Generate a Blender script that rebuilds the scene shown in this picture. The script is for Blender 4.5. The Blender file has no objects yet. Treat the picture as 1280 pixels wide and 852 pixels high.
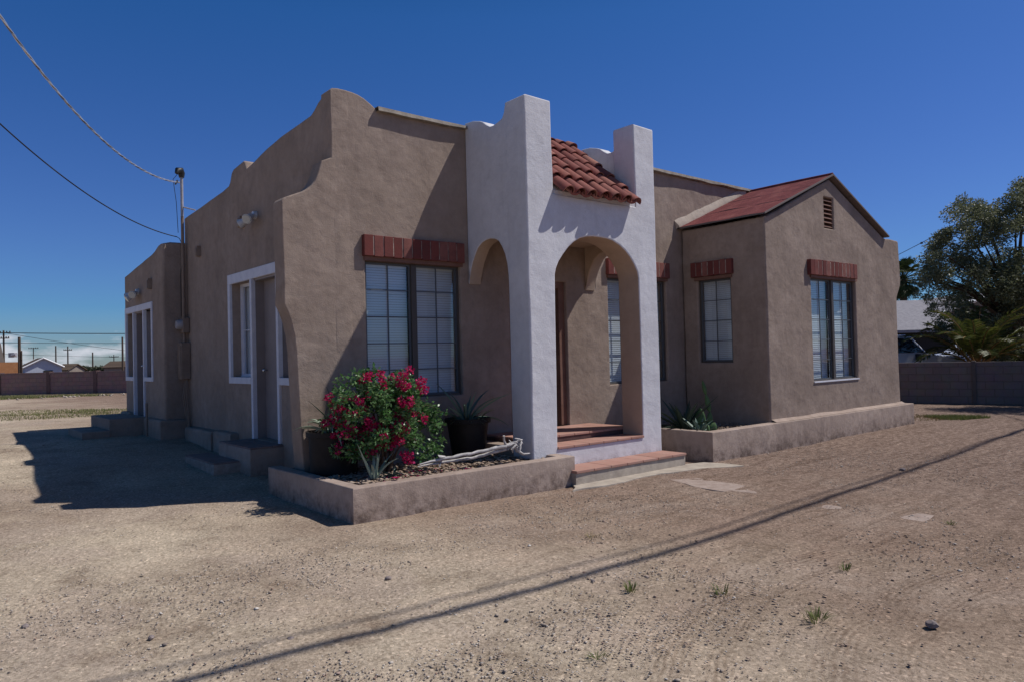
import bpy, math, random
import numpy as np
from mathutils import Vector, Matrix, noise
random.seed(7); RNG = np.random.default_rng(7)
SC = bpy.context.scene
COL = SC.collection
rad = math.radians

# ------------------------------------------------------------------ camera
F, YAW, PITCH, ROLL = 918.28, 0.6942, 0.0198, -0.0254
sdir = Vector((1.72, -1.0, 2.86)).normalized()      # towards the sun
CAM = Vector((-3.987, -8.090, 1.6))
fw = Vector((math.sin(YAW)*math.cos(PITCH), math.cos(YAW)*math.cos(PITCH), math.sin(PITCH)))
r0 = Vector((math.cos(YAW), -math.sin(YAW), 0)); u0 = r0.cross(fw)
cr = r0*math.cos(ROLL)+u0*math.sin(ROLL); cu = -r0*math.sin(ROLL)+u0*math.cos(ROLL)
cd = bpy.data.cameras.new('camera'); cam = bpy.data.objects.new('camera', cd); COL.objects.link(cam)
cd.sensor_width = 36; cd.lens = 36*F/1280; cd.clip_end = 6000; cd.clip_start = 0.05
m = Matrix((cr, cu, -fw)).transposed().to_4x4(); m.translation = CAM; cam.matrix_world = m
SC.camera = cam

def at(px, py, depth):
    """real place of something seen at a pixel of the photograph, depth metres ahead"""
    return CAM + (fw + cr*((px-640)/F) - cu*((py-426)/F))*depth
def atz(px, py, z):
    d = fw + cr*((px-640)/F) - cu*((py-426)/F)
    return CAM + d*((z-CAM.z)/d.z)

# ------------------------------------------------------------------ materials
def newmat(name):
    m = bpy.data.materials.new(name); m.use_nodes = True
    nt = m.node_tree; b = nt.nodes['Principled BSDF']
    return m, nt, b
def N(nt, t, **k):
    n = nt.nodes.new(t)
    for a, v in k.items():
        if a.startswith('i_'): n.inputs[a[2:]].default_value = v
        else: setattr(n, a, v)
    return n
def L(nt, a, ao, b, bi): nt.links.new(a.outputs[ao], b.inputs[bi])
def noise_tex(nt, scale, detail=4, rough=.6, vec=None):
    n = N(nt, 'ShaderNodeTexNoise'); n.inputs['Scale'].default_value = scale
    n.inputs['Detail'].default_value = detail; n.inputs['Roughness'].default_value = rough
    if vec is not None: L(nt, vec[0], vec[1], n, 'Vector')
    return n
def ramp(nt, src, out, pts):
    r = nt.nodes.new('ShaderNodeValToRGB'); e = r.color_ramp.elements
    while len(e) < len(pts): e.new(.5)
    for i, (p, c) in enumerate(pts):
        e[i].position = p; e[i].color = (*c, 1) if len(c) == 3 else c
    L(nt, src, out, r, 'Fac'); return r
def mixc(nt, fac, a, b, mode='MIX'):
    """fac/a/b: float | color | (node,out)"""
    n = nt.nodes.new('ShaderNodeMix'); n.data_type = 'RGBA'; n.blend_type = mode
    for key, v in ((0, fac), (6, a), (7, b)):
        if isinstance(v, tuple) and hasattr(v[0], 'outputs'): nt.links.new(v[0].outputs[v[1]], n.inputs[key])
        elif isinstance(v, (int, float)): n.inputs[key].default_value = v
        else: n.inputs[key].default_value = (*v, 1)
    return (n, 2)
def bump(nt, h, strength, dist, prev=None):
    b = nt.nodes.new('ShaderNodeBump'); b.inputs['Strength'].default_value = strength
    b.inputs['Distance'].default_value = dist
    nt.links.new(h[0].outputs[h[1]], b.inputs['Height'])
    if prev: nt.links.new(prev.outputs[0], b.inputs['Normal'])
    return b
def simple(name, col, rough=.6, metal=0, spec=.5):
    m, nt, b = newmat(name); b.inputs['Base Color'].default_value = (*col, 1)
    b.inputs['Roughness'].default_value = rough; b.inputs['Metallic'].default_value = metal
    b.inputs['Specular IOR Level'].default_value = spec
    return m
def mottled(name, c1, c2, scale=4, rough=.85, bs=.5, bd=.004, bscale=60, spec=.2):
    m, nt, b = newmat(name); tc = N(nt, 'ShaderNodeTexCoord'); v = (tc, 'Object')
    n = noise_tex(nt, scale, 6, .65, v); r = ramp(nt, n, 0, [(.35, c1), (.65, c2)])
    L(nt, r, 0, b, 'Base Color'); b.inputs['Roughness'].default_value = rough
    b.inputs['Specular IOR Level'].default_value = spec
    n2 = noise_tex(nt, bscale, 3, .6, v); bb = bump(nt, (n2, 0), bs, bd); L(nt, bb, 0, b, 'Normal')
    return m
def stucco(name, c1, c2, cdirt, dirt=.35, amp=1.0):
    """hand-trowelled painted stucco: broad waves, trowel sweeps, fine grain, weather stains"""
    m, nt, b = newmat(name); tc = N(nt, 'ShaderNodeTexCoord'); v = (tc, 'Object')
    n1 = noise_tex(nt, 1.3, 8, .65, v); r1 = ramp(nt, n1, 0, [(.33, c1), (.67, c2)])
    n2 = noise_tex(nt, 7, 6, .75, v); r2 = ramp(nt, n2, 0, [(.42, (0, 0, 0)), (.75, (1, 1, 1))])
    f = mixc(nt, (r2, 0), (0, 0, 0), (dirt,)*3)
    c = mixc(nt, f, (r1, 0), cdirt)
    # rain streaks: noise stretched vertically
    mp = N(nt, 'ShaderNodeMapping'); L(nt, tc, 'Object', mp, 'Vector'); mp.inputs['Scale'].default_value = (5, 5, .45)
    n3 = noise_tex(nt, 1.6, 5, .7, (mp, 0)); r3 = ramp(nt, n3, 0, [(.52, (0, 0, 0)), (.8, (1, 1, 1))])
    f3 = mixc(nt, (r3, 0), (0, 0, 0), (dirt*.6,)*3)
    c = mixc(nt, f3, c, cdirt)
    # repainted patches and hairline cracks
    np_ = noise_tex(nt, .75, 2, .4, v); rp = ramp(nt, np_, 0, [(.50, (0, 0, 0)), (.53, (.16, .16, .16))]); c = mixc(nt, (rp, 0), c, c2)
    vc = N(nt, 'ShaderNodeTexVoronoi', feature='DISTANCE_TO_EDGE'); vc.inputs['Scale'].default_value = .8
    wn = noise_tex(nt, 3.2, 5, .7, v); va = N(nt, 'ShaderNodeVectorMath', operation='ADD'); sc_ = N(nt, 'ShaderNodeVectorMath', operation='SCALE'); L(nt, wn, 1, sc_, 0); sc_.inputs['Scale'].default_value = .55
    L(nt, tc, 'Object', va, 0); L(nt, sc_, 0, va, 1); L(nt, va, 0, vc, 'Vector')
    rc = ramp(nt, vc, 'Distance', [(.0, (.45, .45, .45)), (.006, (0, 0, 0))]); mk = noise_tex(nt, 1.1, 2, .5, v); rmk = ramp(nt, mk, 0, [(.54, (0, 0, 0)), (.6, (1, 1, 1))])
    cm = mixc(nt, 1.0, (rc, 0), (rmk, 0), 'MULTIPLY'); c = mixc(nt, cm, c, cdirt)
    # splash-back dust near the ground
    sx = N(nt, 'ShaderNodeSeparateXYZ'); L(nt, tc, 'Object', sx, 0)
    mr = N(nt, 'ShaderNodeMapRange'); L(nt, sx, 2, mr, 0); mr.inputs[1].default_value = .26; mr.inputs[2].default_value = 0.0
    mr.inputs[4].default_value = 1.9
    ml = N(nt, 'ShaderNodeMath', operation='MULTIPLY'); L(nt, mr, 0, ml, 0); L(nt, r2, 0, ml, 1); ml.use_clamp = True
    c = mixc(nt, (ml, 0), c, (.17, .125, .10))
    nt.links.new(c[0].outputs[c[1]], b.inputs['Base Color'])
    b.inputs['Roughness'].default_value = .92; b.inputs['Specular IOR Level'].default_value = .15
    w = noise_tex(nt, 1.9, 3, .5, v); b1 = bump(nt, (w, 0), .8*amp, .045)
    w2 = noise_tex(nt, 9, 5, .7, v); w2.inputs['Distortion'].default_value = .35; b2 = bump(nt, (w2, 0), .6*amp, .013, b1)
    w3 = noise_tex(nt, 70, 3, .6, v); b3 = bump(nt, (w3, 0), .7, .0045, b2)
    L(nt, b3, 0, b, 'Normal')
    return m

M = {}
M['tan'] = stucco('tan_stucco', (.268, .208, .168), (.375, .295, .243), (.190, .140, .110), .55)
M['planter'] = stucco('planter_stucco', (.33, .255, .212), (.43, .34, .285), (.21, .155, .125), .6)
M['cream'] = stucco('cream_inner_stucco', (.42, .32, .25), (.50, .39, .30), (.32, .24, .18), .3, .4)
M['white'] = stucco('white_stucco', (.62, .615, .64), (.70, .695, .72), (.43, .42, .43), .40, .7)
M['fillet'] = stucco('pale_mortar', (.40, .335, .28), (.50, .43, .36), (.27, .215, .175), .6)
M['cap'] = mottled('roof_edge_metal', (.20, .17, .14), (.34, .30, .25), 9, .7)
M['trim'] = mottled('white_trim_paint', (.60, .60, .66), (.70, .70, .75), 6, .6, .3, .002, 90, .3)
M['bronze'] = simple('bronze_window_frame', (.085, .07, .06), .5, .2)
M['muntin'] = simple('grey_bronze_muntin', (.10, .11, .12), .5, .2)
M['blind'] = simple('white_blind', (.64, .68, .70), .6)
M['dark'] = simple('dark_interior', (.02, .02, .02), .9)
M['doorpaint'] = mottled('grey_mauve_door_paint', (.25, .215, .205), (.29, .25, .24), 3, .6)
M['frontdoor'] = simple('dark_front_door', (.03, .018, .014), .45)
M['redwood'] = mottled('red_brown_painted_wood', (.17, .09, .065), (.22, .12, .09), 5, .7)
M['verge'] = simple('dark_roof_edge', (.15, .12, .11), .8)
M['concrete'] = mottled('old_concrete', (.34, .29, .24), (.46, .40, .33), 6, .9, .8, .006, 45)
M['mortar'] = mottled('mortar', (.20, .145, .12), (.42, .35, .30), 11, .9)
M['metalgrey'] = mottled('galvanised_pipe', (.28, .27, .28), (.40, .38, .40), 8, .45, .2, .001, 50, .5)
M['painttan'] = mottled('tan_painted_metal', (.22, .165, .13), (.28, .215, .17), 5, .6)
M['black'] = simple('black_rubber', (.012, .012, .013), .5)
M['lampwhite'] = simple('white_lamp_housing', (.55, .56, .58), .35)
M['lampglass'] = simple('floodlight_glass', (.45, .47, .45), .12, 0, .8)
M['pot'] = mottled('dark_plastic_pot', (.012, .010, .010), (.022, .018, .017), 5, .55)
M['wood'] = mottled('weathered_pole_wood', (.07, .05, .035), (.13, .095, .07), 8, .85, .6, .01, 30)
M['wire'] = simple('black_cable', (.02, .02, .022), .6)
M['strandgrey'] = simple('grey_insulation', (.22, .22, .24), .6)
M['bare'] = simple('aluminium_strand', (.62, .60, .60), .35, .6)

def island(name, cols, rough=.8, bs=.4, bd=.003, bscale=60, spec=.25, stain=None, trans=0):
    m, nt, b = newmat(name); g = N(nt, 'ShaderNodeNewGeometry'); tc = N(nt, 'ShaderNodeTexCoord')
    n = len(cols)
    r = ramp(nt, g, 'Random Per Island', [(i/(n-1), c) for i, c in enumerate(cols)])
    c = (r, 0)
    if stain:
        nn = noise_tex(nt, 9, 6, .7, (tc, 'Object')); rr = ramp(nt, nn, 0, [(.45, (0, 0, 0)), (.72, (.7, .7, .7))])
        c = mixc(nt, (rr, 0), c, stain)
    nt.links.new(c[0].outputs[c[1]], b.inputs['Base Color'])
    b.inputs['Roughness'].default_value = rough; b.inputs['Specular IOR Level'].default_value = spec
    if bs:
        nb = noise_tex(nt, bscale, 4, .6, (tc, 'Object')); bb = bump(nt, (nb, 0), bs, bd); L(nt, bb, 0, b, 'Normal')
    if trans:
        t = N(nt, 'ShaderNodeBsdfTranslucent'); nt.links.new(c[0].outputs[c[1]], t.inputs[0])
        mx = N(nt, 'ShaderNodeMixShader'); mx.inputs[0].default_value = trans
        L(nt, b, 0, mx, 1); L(nt, t, 0, mx, 2); L(nt, mx, 0, nt.nodes['Material Output'], 0)
    return m
M['brick'] = island('red_lintel_brick', [(.12, .035, .03), (.20, .06, .05), (.15, .045, .04), (.27, .115, .095), (.17, .05, .045), (.23, .085, .07)], .9, .7, .004, 45, .15, (.10, .045, .042))
M['tile'] = island('clay_roof_tile', [(.20, .065, .055), (.30, .11, .085), (.24, .08, .068), (.36, .16, .12), (.19, .06, .05), (.28, .09, .075)], .85, .5, .004, 40, .2, (.13, .07, .06))
M['floortile'] = island('saltillo_floor_tile', [(.33, .175, .135), (.42, .235, .19), (.37, .20, .155)], .8, .3, .002, 30, .2, (.36, .25, .20))
M['stone'] = island('loose_stone', [(.17, .135, .12), (.44, .37, .30), (.34, .27, .215), (.68, .62, .55), (.14, .115, .105), (.40, .32, .25), (.33, .21, .16), (.50, .44, .38), (.60, .52, .44)], .9, 0)
M['chip'] = island('rock_mulch', [(.27, .19, .14), (.42, .32, .24), (.33, .24, .175), (.20, .14, .10), (.46, .37, .29), (.25, .18, .13)], .9, 0)
M['leaf'] = island('shrub_leaf', [(.035, .10, .025), (.07, .17, .045), (.20, .32, .14), (.05, .13, .03), (.10, .21, .06)], .33, 0, trans=.25, spec=.5)
M['flower'] = island('magenta_bract', [(.42, .006, .085), (.52, .014, .13), (.46, .01, .06), (.64, .04, .20)], .6, 0, trans=.35)
M['olive'] = island('olive_leaf', [(.085, .10, .045), (.17, .185, .10), (.11, .13, .055), (.29, .30, .20)], .5, 0, trans=.35, spec=.5)
M['palm'] = island('date_palm_leaflet', [(.06, .08, .018), (.11, .125, .025), (.045, .065, .018), (.15, .14, .04)], .5, 0, trans=.3)
M['fan'] = island('fan_palm_leaf', [(.035, .055, .02), (.06, .085, .03)], .5, 0, trans=.2)
M['petiole'] = island('palm_petiole', [(.26, .13, .04), (.32, .18, .06), (.2, .11, .04)], .6, 0)
M['agave'] = island('blue_grey_agave', [(.10, .16, .13), (.15, .22, .17), (.12, .18, .14)], .5, .3, .002, 25)
M['agavepale'] = island('pale_agave', [(.26, .33, .24), (.36, .42, .31), (.22, .29, .22)], .45, .3, .002, 25)
M['agavedark'] = island('dark_agave', [(.03, .05, .035), (.05, .075, .05)], .5, 0)
M['cactus'] = mottled('cactus_skin', (.06, .12, .04), (.10, .17, .06), 12, .6, .6, .004, 60, .3)
M['grass'] = island('short_grass', [(.08, .13, .03), (.15, .18, .05), (.22, .20, .09), (.11, .16, .04)], .7, 0, trans=.3)
M['drygrass'] = island('dry_grass', [(.34, .25, .13), (.27, .20, .10), (.20, .19, .08)], .8, 0, trans=.2)
M['drygrass2'] = island('sparse_grass', [(.15, .19, .06), (.26, .25, .11), (.19, .21, .08), (.33, .28, .15)], .8, 0, trans=.2)
M['bark'] = mottled('tree_bark', (.07, .05, .035), (.14, .10, .075), 9, .9, .8, .02, 20)
M['silver'] = mottled('silvered_dead_wood', (.30, .28, .27), (.58, .55, .53), 14, .75, .8, .006, 40, .3)
M['soil'] = mottled('planter_soil', (.16, .11, .08), (.25, .18, .13), 12, .95, .9, .02, 30)
M['carpaint'] = simple('white_car_paint', (.62, .64, .70), .25, 0, .6)
M['carglass'] = simple('tinted_car_glass', (.015, .02, .03), .06, 0, .8)
M['tyre'] = simple('tyre_rubber', (.015, .015, .015), .85)
M['chrome'] = simple('chrome_trim', (.6, .6, .62), .2, .9)
M['redlens'] = simple('red_lens', (.4, .02, .02), .3)
M['greyroof'] = mottled('grey_shingle_roof', (.22, .21, .23), (.30, .29, .31), 6, .9)
M['beigewall'] = mottled('beige_neighbour_wall', (.24, .20, .17), (.29, .25, .21), 2, .9)
M['orangewall'] = mottled('orange_brick_neighbour', (.42, .19, .08), (.50, .24, .11), 2, .9)
M['palewall'] = mottled('pale_blue_grey_wall', (.42, .46, .54), (.47, .51, .58), 2, .8)
M['whitefascia'] = simple('white_fascia', (.8, .8, .8), .6)
M['foliage_far'] = island('distant_foliage', [(.05, .07, .04), (.09, .10, .06), (.07, .09, .045)], .8, 0)

def redroof():
    m, nt, b = newmat('red_rolled_roofing'); tc = N(nt, 'ShaderNodeTexCoord')
    n = noise_tex(nt, 3, 8, .7, (tc, 'Object')); r = ramp(nt, n, 0, [(.3, (.11, .032, .035)), (.52, (.185, .055, .055)), (.66, (.24, .09, .08)), (.8, (.33, .20, .18))])
    n2 = noise_tex(nt, 200, 2, .5, (tc, 'Object'))
    c = mixc(nt, .25, (r, 0), (n2, 1), 'OVERLAY')
    nt.links.new(c[0].outputs[c[1]], b.inputs['Base Color']); b.inputs['Roughness'].default_value = .95
    b.inputs['Specular IOR Level'].default_value = .1
    bb = bump(nt, (n2, 0), .5, .004); b2 = bump(nt, (n, 0), .7, .03, bb); L(nt, b2, 0, b, 'Normal')
    return m
M['redroof'] = redroof()

def blockmat(name, c1, c2, mort, bw=.4, bh=.2):
    m, nt, b = newmat(name); tc = N(nt, 'ShaderNodeTexCoord')
    uv = N(nt, 'ShaderNodeUVMap')
    br = N(nt, 'ShaderNodeTexBrick'); L(nt, uv, 0, br, 'Vector')
    br.inputs['Color1'].default_value = (*c1, 1); br.inputs['Color2'].default_value = (*c2, 1); br.inputs['Mortar'].default_value = (*mort, 1)
    br.inputs['Scale'].default_value = 1; br.inputs['Brick Width'].default_value = bw; br.inputs['Row Height'].default_value = bh
    br.inputs['Mortar Size'].default_value = .012; br.inputs['Mortar Smooth'].default_value = .3
    n = noise_tex(nt, 3, 6, .7, (tc, 'Object')); c = mixc(nt, .35, (br, 0), (n, 1), 'OVERLAY')
    nt.links.new(c[0].outputs[c[1]], b.inputs['Base Color']); b.inputs['Roughness'].default_value = .95
    iv = N(nt, 'ShaderNodeMath', operation='SUBTRACT'); iv.inputs[0].default_value = 1; L(nt, br, 'Fac', iv, 1)
    b1 = bump(nt, (iv, 0), .8, .008); n3 = noise_tex(nt, 60, 3, .6, (tc, 'Object')); b2 = bump(nt, (n3, 0), .5, .004, b1); L(nt, b2, 0, b, 'Normal')
    return m
M['block'] = blockmat('grey_concrete_block', (.15, .125, .125), (.175, .145, .14), (.13, .11, .10))
M['blockred'] = blockmat('reddish_concrete_block', (.24, .155, .14), (.27, .175, .155), (.19, .13, .12))

def glassmat():
    m, nt, b = newmat('window_glass'); nt.nodes.remove(b)
    t = N(nt, 'ShaderNodeBsdfTransparent'); t.inputs[0].default_value = (.93, .96, .98, 1)
    g = N(nt, 'ShaderNodeBsdfGlossy'); g.inputs['Roughness'].default_value = .015; g.inputs[0].default_value = (.95, .97, 1, 1)
    ge = N(nt, 'ShaderNodeNewGeometry'); dt = N(nt, 'ShaderNodeVectorMath', operation='DOT_PRODUCT'); L(nt, ge, 'Normal', dt, 0); L(nt, ge, 'Incoming', dt, 1)
    ab = N(nt, 'ShaderNodeMath', operation='ABSOLUTE'); L(nt, dt, 'Value', ab, 0); iv = N(nt, 'ShaderNodeMath', operation='SUBTRACT'); iv.inputs[0].default_value = 1; L(nt, ab, 0, iv, 1)
    pw = N(nt, 'ShaderNodeMath', operation='POWER'); L(nt, iv, 0, pw, 0); pw.inputs[1].default_value = 4.2
    fr = N(nt, 'ShaderNodeMath', operation='MULTIPLY_ADD'); L(nt, pw, 0, fr, 0); fr.inputs[1].default_value = .9; fr.inputs[2].default_value = .09
    tc = N(nt, 'ShaderNodeTexCoord'); nn = noise_tex(nt, 2.2, 2, .5, (tc, 'Object')); bb = bump(nt, (nn, 0), .15, .01)
    L(nt, bb, 0, g, 'Normal')
    mx = N(nt, 'ShaderNodeMixShader'); L(nt, fr, 0, mx, 0); L(nt, t, 0, mx, 1); L(nt, g, 0, mx, 2)
    L(nt, mx, 0, nt.nodes['Material Output'], 0); return m
M['glass'] = glassmat()

# ------------------------------------------------------------------ mesh helpers
def tag(o, label=None, cat=None, group=None, kind=None):
    if label: o['label'] = label
    if cat: o['category'] = cat
    if group: o['group'] = group
    if kind: o['kind'] = kind
    return o
def thing(name, label, cat, loc=(0, 0, 0), group=None):
    o = bpy.data.objects.new(name, None); COL.objects.link(o); o.location = loc; o.empty_display_size = .2
    return tag(o, label, cat, group)
def root_loc(p):
    v = Vector((0, 0, 0))
    while p is not None: v = v + Vector(p.location); p = p.parent
    return v
def link_mesh(name, me, mats, parent=None, loc=None):
    o = bpy.data.objects.new(name, me); COL.objects.link(o)
    for mt in (mats if isinstance(mats, (list, tuple)) else [mats]): me.materials.append(mt)
    if parent is not None:
        off = root_loc(parent); me.transform(Matrix.Translation(-off)); o.parent = parent
    elif loc is not None:
        me.transform(Matrix.Translation(-Vector(loc))); o.location = loc
    return o
class MB:
    def __init__(s): s.v = []; s.f = []; s.mi = []; s.uv = None
    def add(s, vs, fs, mi=0):
        o = len(s.v); s.v += [tuple(v) for v in vs]; s.f += [tuple(i+o for i in f) for f in fs]; s.mi += [mi]*len(fs)
    def box(s, x0, x1, y0, y1, z0, z1, mi=0):
        if x0 > x1: x0, x1 = x1, x0
        if y0 > y1: y0, y1 = y1, y0
        s.add([(x0,y0,z0),(x1,y0,z0),(x1,y1,z0),(x0,y1,z0),(x0,y0,z1),(x1,y0,z1),(x1,y1,z1),(x0,y1,z1)],
              [(0,3,2,1),(4,5,6,7),(0,1,5,4),(1,2,6,5),(2,3,7,6),(3,0,4,7)], mi)
    def obox(s, c, ax, ay, az, hx, hy, hz, mi=0):
        """oriented box, half sizes"""
        c = Vector(c); vs = []
        for k in (-1, 1):
            for (i, j) in ((-1,-1),(1,-1),(1,1),(-1,1)): vs.append(c+ax*hx*i+ay*hy*j+az*hz*k)
        s.add(vs, [(0,3,2,1),(4,5,6,7),(0,1,5,4),(1,2,6,5),(2,3,7,6),(3,0,4,7)], mi)
    def tube(s, pts, rads, n=8, mi=0, caps=True):
        pts = [Vector(p) for p in pts]
        if not isinstance(rads, (list, tuple)): rads = [rads]*len(pts)
        rings = []; ref = None
        for i, p in enumerate(pts):
            t = (pts[min(i+1, len(pts)-1)]-pts[max(i-1, 0)]).normalized()
            if ref is None: ref = Vector((0, 0, 1)) if abs(t.z) < .9 else Vector((1, 0, 0))
            a = t.cross(ref).normalized(); b = a.cross(t).normalized(); ref = b
            rings.append([p+(a*math.cos(2*math.pi*k/n)+b*math.sin(2*math.pi*k/n))*rads[i] for k in range(n)])
        vs = [v for r in rings for v in r]; fs = []
        for i in range(len(pts)-1):
            for k in range(n): fs.append((i*n+k, i*n+(k+1) % n, (i+1)*n+(k+1) % n, (i+1)*n+k))
        if caps: fs.append(tuple(range(n))[::-1]); fs.append(tuple((len(pts)-1)*n+k for k in range(n)))
        s.add(vs, fs, mi)
    def lathe(s, prof, c, n=24, axis='Z', mi=0):
        c = Vector(c); vs = []
        for r, h in prof:
            for k in range(n):
                a = 2*math.pi*k/n
                if axis == 'Z': vs.append(c+Vector((r*math.cos(a), r*math.sin(a), h)))
                elif axis == 'X': vs.append(c+Vector((h, r*math.cos(a), r*math.sin(a))))
                else: vs.append(c+Vector((r*math.cos(a), h, r*math.sin(a))))
        fs = []
        for i in range(len(prof)-1):
            for k in range(n): fs.append((i*n+k, i*n+(k+1) % n, (i+1)*n+(k+1) % n, (i+1)*n+k))
        s.add(vs, fs, mi)
    def prism(s, poly, fn, w0, w1, mi=0):
        """poly of (u,v); fn(u,v,w)->xyz"""
        n = len(poly); vs = [fn(u, v, w0) for u, v in poly]+[fn(u, v, w1) for u, v in poly]
        fs = [tuple(range(n))[::-1], tuple(range(n, 2*n))]+[(k, (k+1) % n, n+(k+1) % n, n+k) for k in range(n)]
        s.add(vs, fs, mi)
    def build(s, name, mats, parent=None, loc=None, smooth=0, bev=0, fixn=True):
        me = bpy.data.meshes.new(name); me.from_pydata(s.v, [], s.f)
        me.polygons.foreach_set('material_index', s.mi)
        if fixn or bev:
            import bmesh
            bm = bmesh.new(); bm.from_mesh(me)
            if fixn: bmesh.ops.recalc_face_normals(bm, faces=bm.faces)
            if bev:
                ed = [e for e in bm.edges if len(e.link_faces) == 2 and e.calc_face_angle(0) > rad(40)]
                bmesh.ops.bevel(bm, geom=ed, offset=bev, segments=2, affect='EDGES', profile=.5)
            bm.to_mesh(me); bm.free()
        o = link_mesh(name, me, mats, parent, loc)
        if smooth:
            me.polygons.foreach_set('use_smooth', [True]*len(me.polygons)); me.set_sharp_from_angle(angle=rad(smooth))
        return o

def jitter(poly, amp, seg=.22, seed=0):
    """subdivide an outline and make it a little uneven, as hand-plastered edges are"""
    out = []; n = len(poly)
    for i in range(n):
        a = Vector((*poly[i], 0)); b = Vector((*poly[(i+1) % n], 0)); d = (b-a).length
        k = max(1, int(d/seg))
        nrm = Vector((-(b-a).y, (b-a).x, 0)).normalized() if d > 1e-6 else Vector((0, 0, 0))
        for j in range(k):
            p = a.lerp(b, j/k)
            q = noise.noise(Vector((p.x*1.7+seed, p.y*1.7, seed*.37)))*amp*2
            p = p+nrm*q*(0 if j == 0 else 1)
            out.append((p.x, p.y))
    return out
def slab(name, outer, holes, plane, pos, t, mat, parent, bev=.025, amp=.006, seed=1, holejit=.002, loc=None):
    """flat wall: outline given as (X,z) for plane 'Y', (Y,z) for plane 'X', (x,y) for plane 'Z';
       pos = coordinate of the outer (camera side) face, t = thickness inward. Rounded plaster arrises."""
    cu_ = bpy.data.curves.new('tmp', 'CURVE'); cu_.dimensions = '2D'; cu_.fill_mode = 'BOTH'
    cu_.extrude = max(t/2-bev, .0005); cu_.bevel_depth = bev; cu_.bevel_resolution = 4; cu_.offset = -bev
    for i, pl in enumerate([outer]+holes):
        pl = jitter(pl, amp if i == 0 else holejit, .22, seed+i)
        sgn = -1 if plane == 'X' else 1
        sp = cu_.splines.new('POLY'); sp.points.add(len(pl)-1); sp.use_cyclic_u = True
        ar = sum(pl[k][0]*pl[(k+1) % len(pl)][1]-pl[(k+1) % len(pl)][0]*pl[k][1] for k in range(len(pl)))*sgn
        if (ar < 0) == (i == 0): pl = pl[::-1]
        for k, (a, b) in enumerate(pl): sp.points[k].co = (sgn*a, b, 0, 1)
    ob = bpy.data.objects.new('tmp', cu_); COL.objects.link(ob)
    dg = bpy.context.evaluated_depsgraph_get(); me = bpy.data.meshes.new_from_object(ob.evaluated_get(dg))
    bpy.data.objects.remove(ob); bpy.data.curves.remove(cu_)
    if plane == 'Y': mm = Matrix(((1,0,0,0),(0,0,-1,pos+t/2),(0,1,0,0),(0,0,0,1)))
    elif plane == 'X': mm = Matrix(((0,0,-1,pos+t/2),(-1,0,0,0),(0,1,0,0),(0,0,0,1)))
    else: mm = Matrix(((1,0,0,0),(0,1,0,0),(0,0,1,pos-t/2),(0,0,0,1)))
    me.transform(mm); me.name = name
    me.materials.clear()
    o = link_mesh(name, me, mat, parent, loc)
    me.polygons.foreach_set('use_smooth', [True]*len(me.polygons)); me.set_sharp_from_angle(angle=rad(30))
    return o
def rect(a0, a1, b0, b1): return [(a0, b0), (a1, b0), (a1, b1), (a0, b1)]

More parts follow.
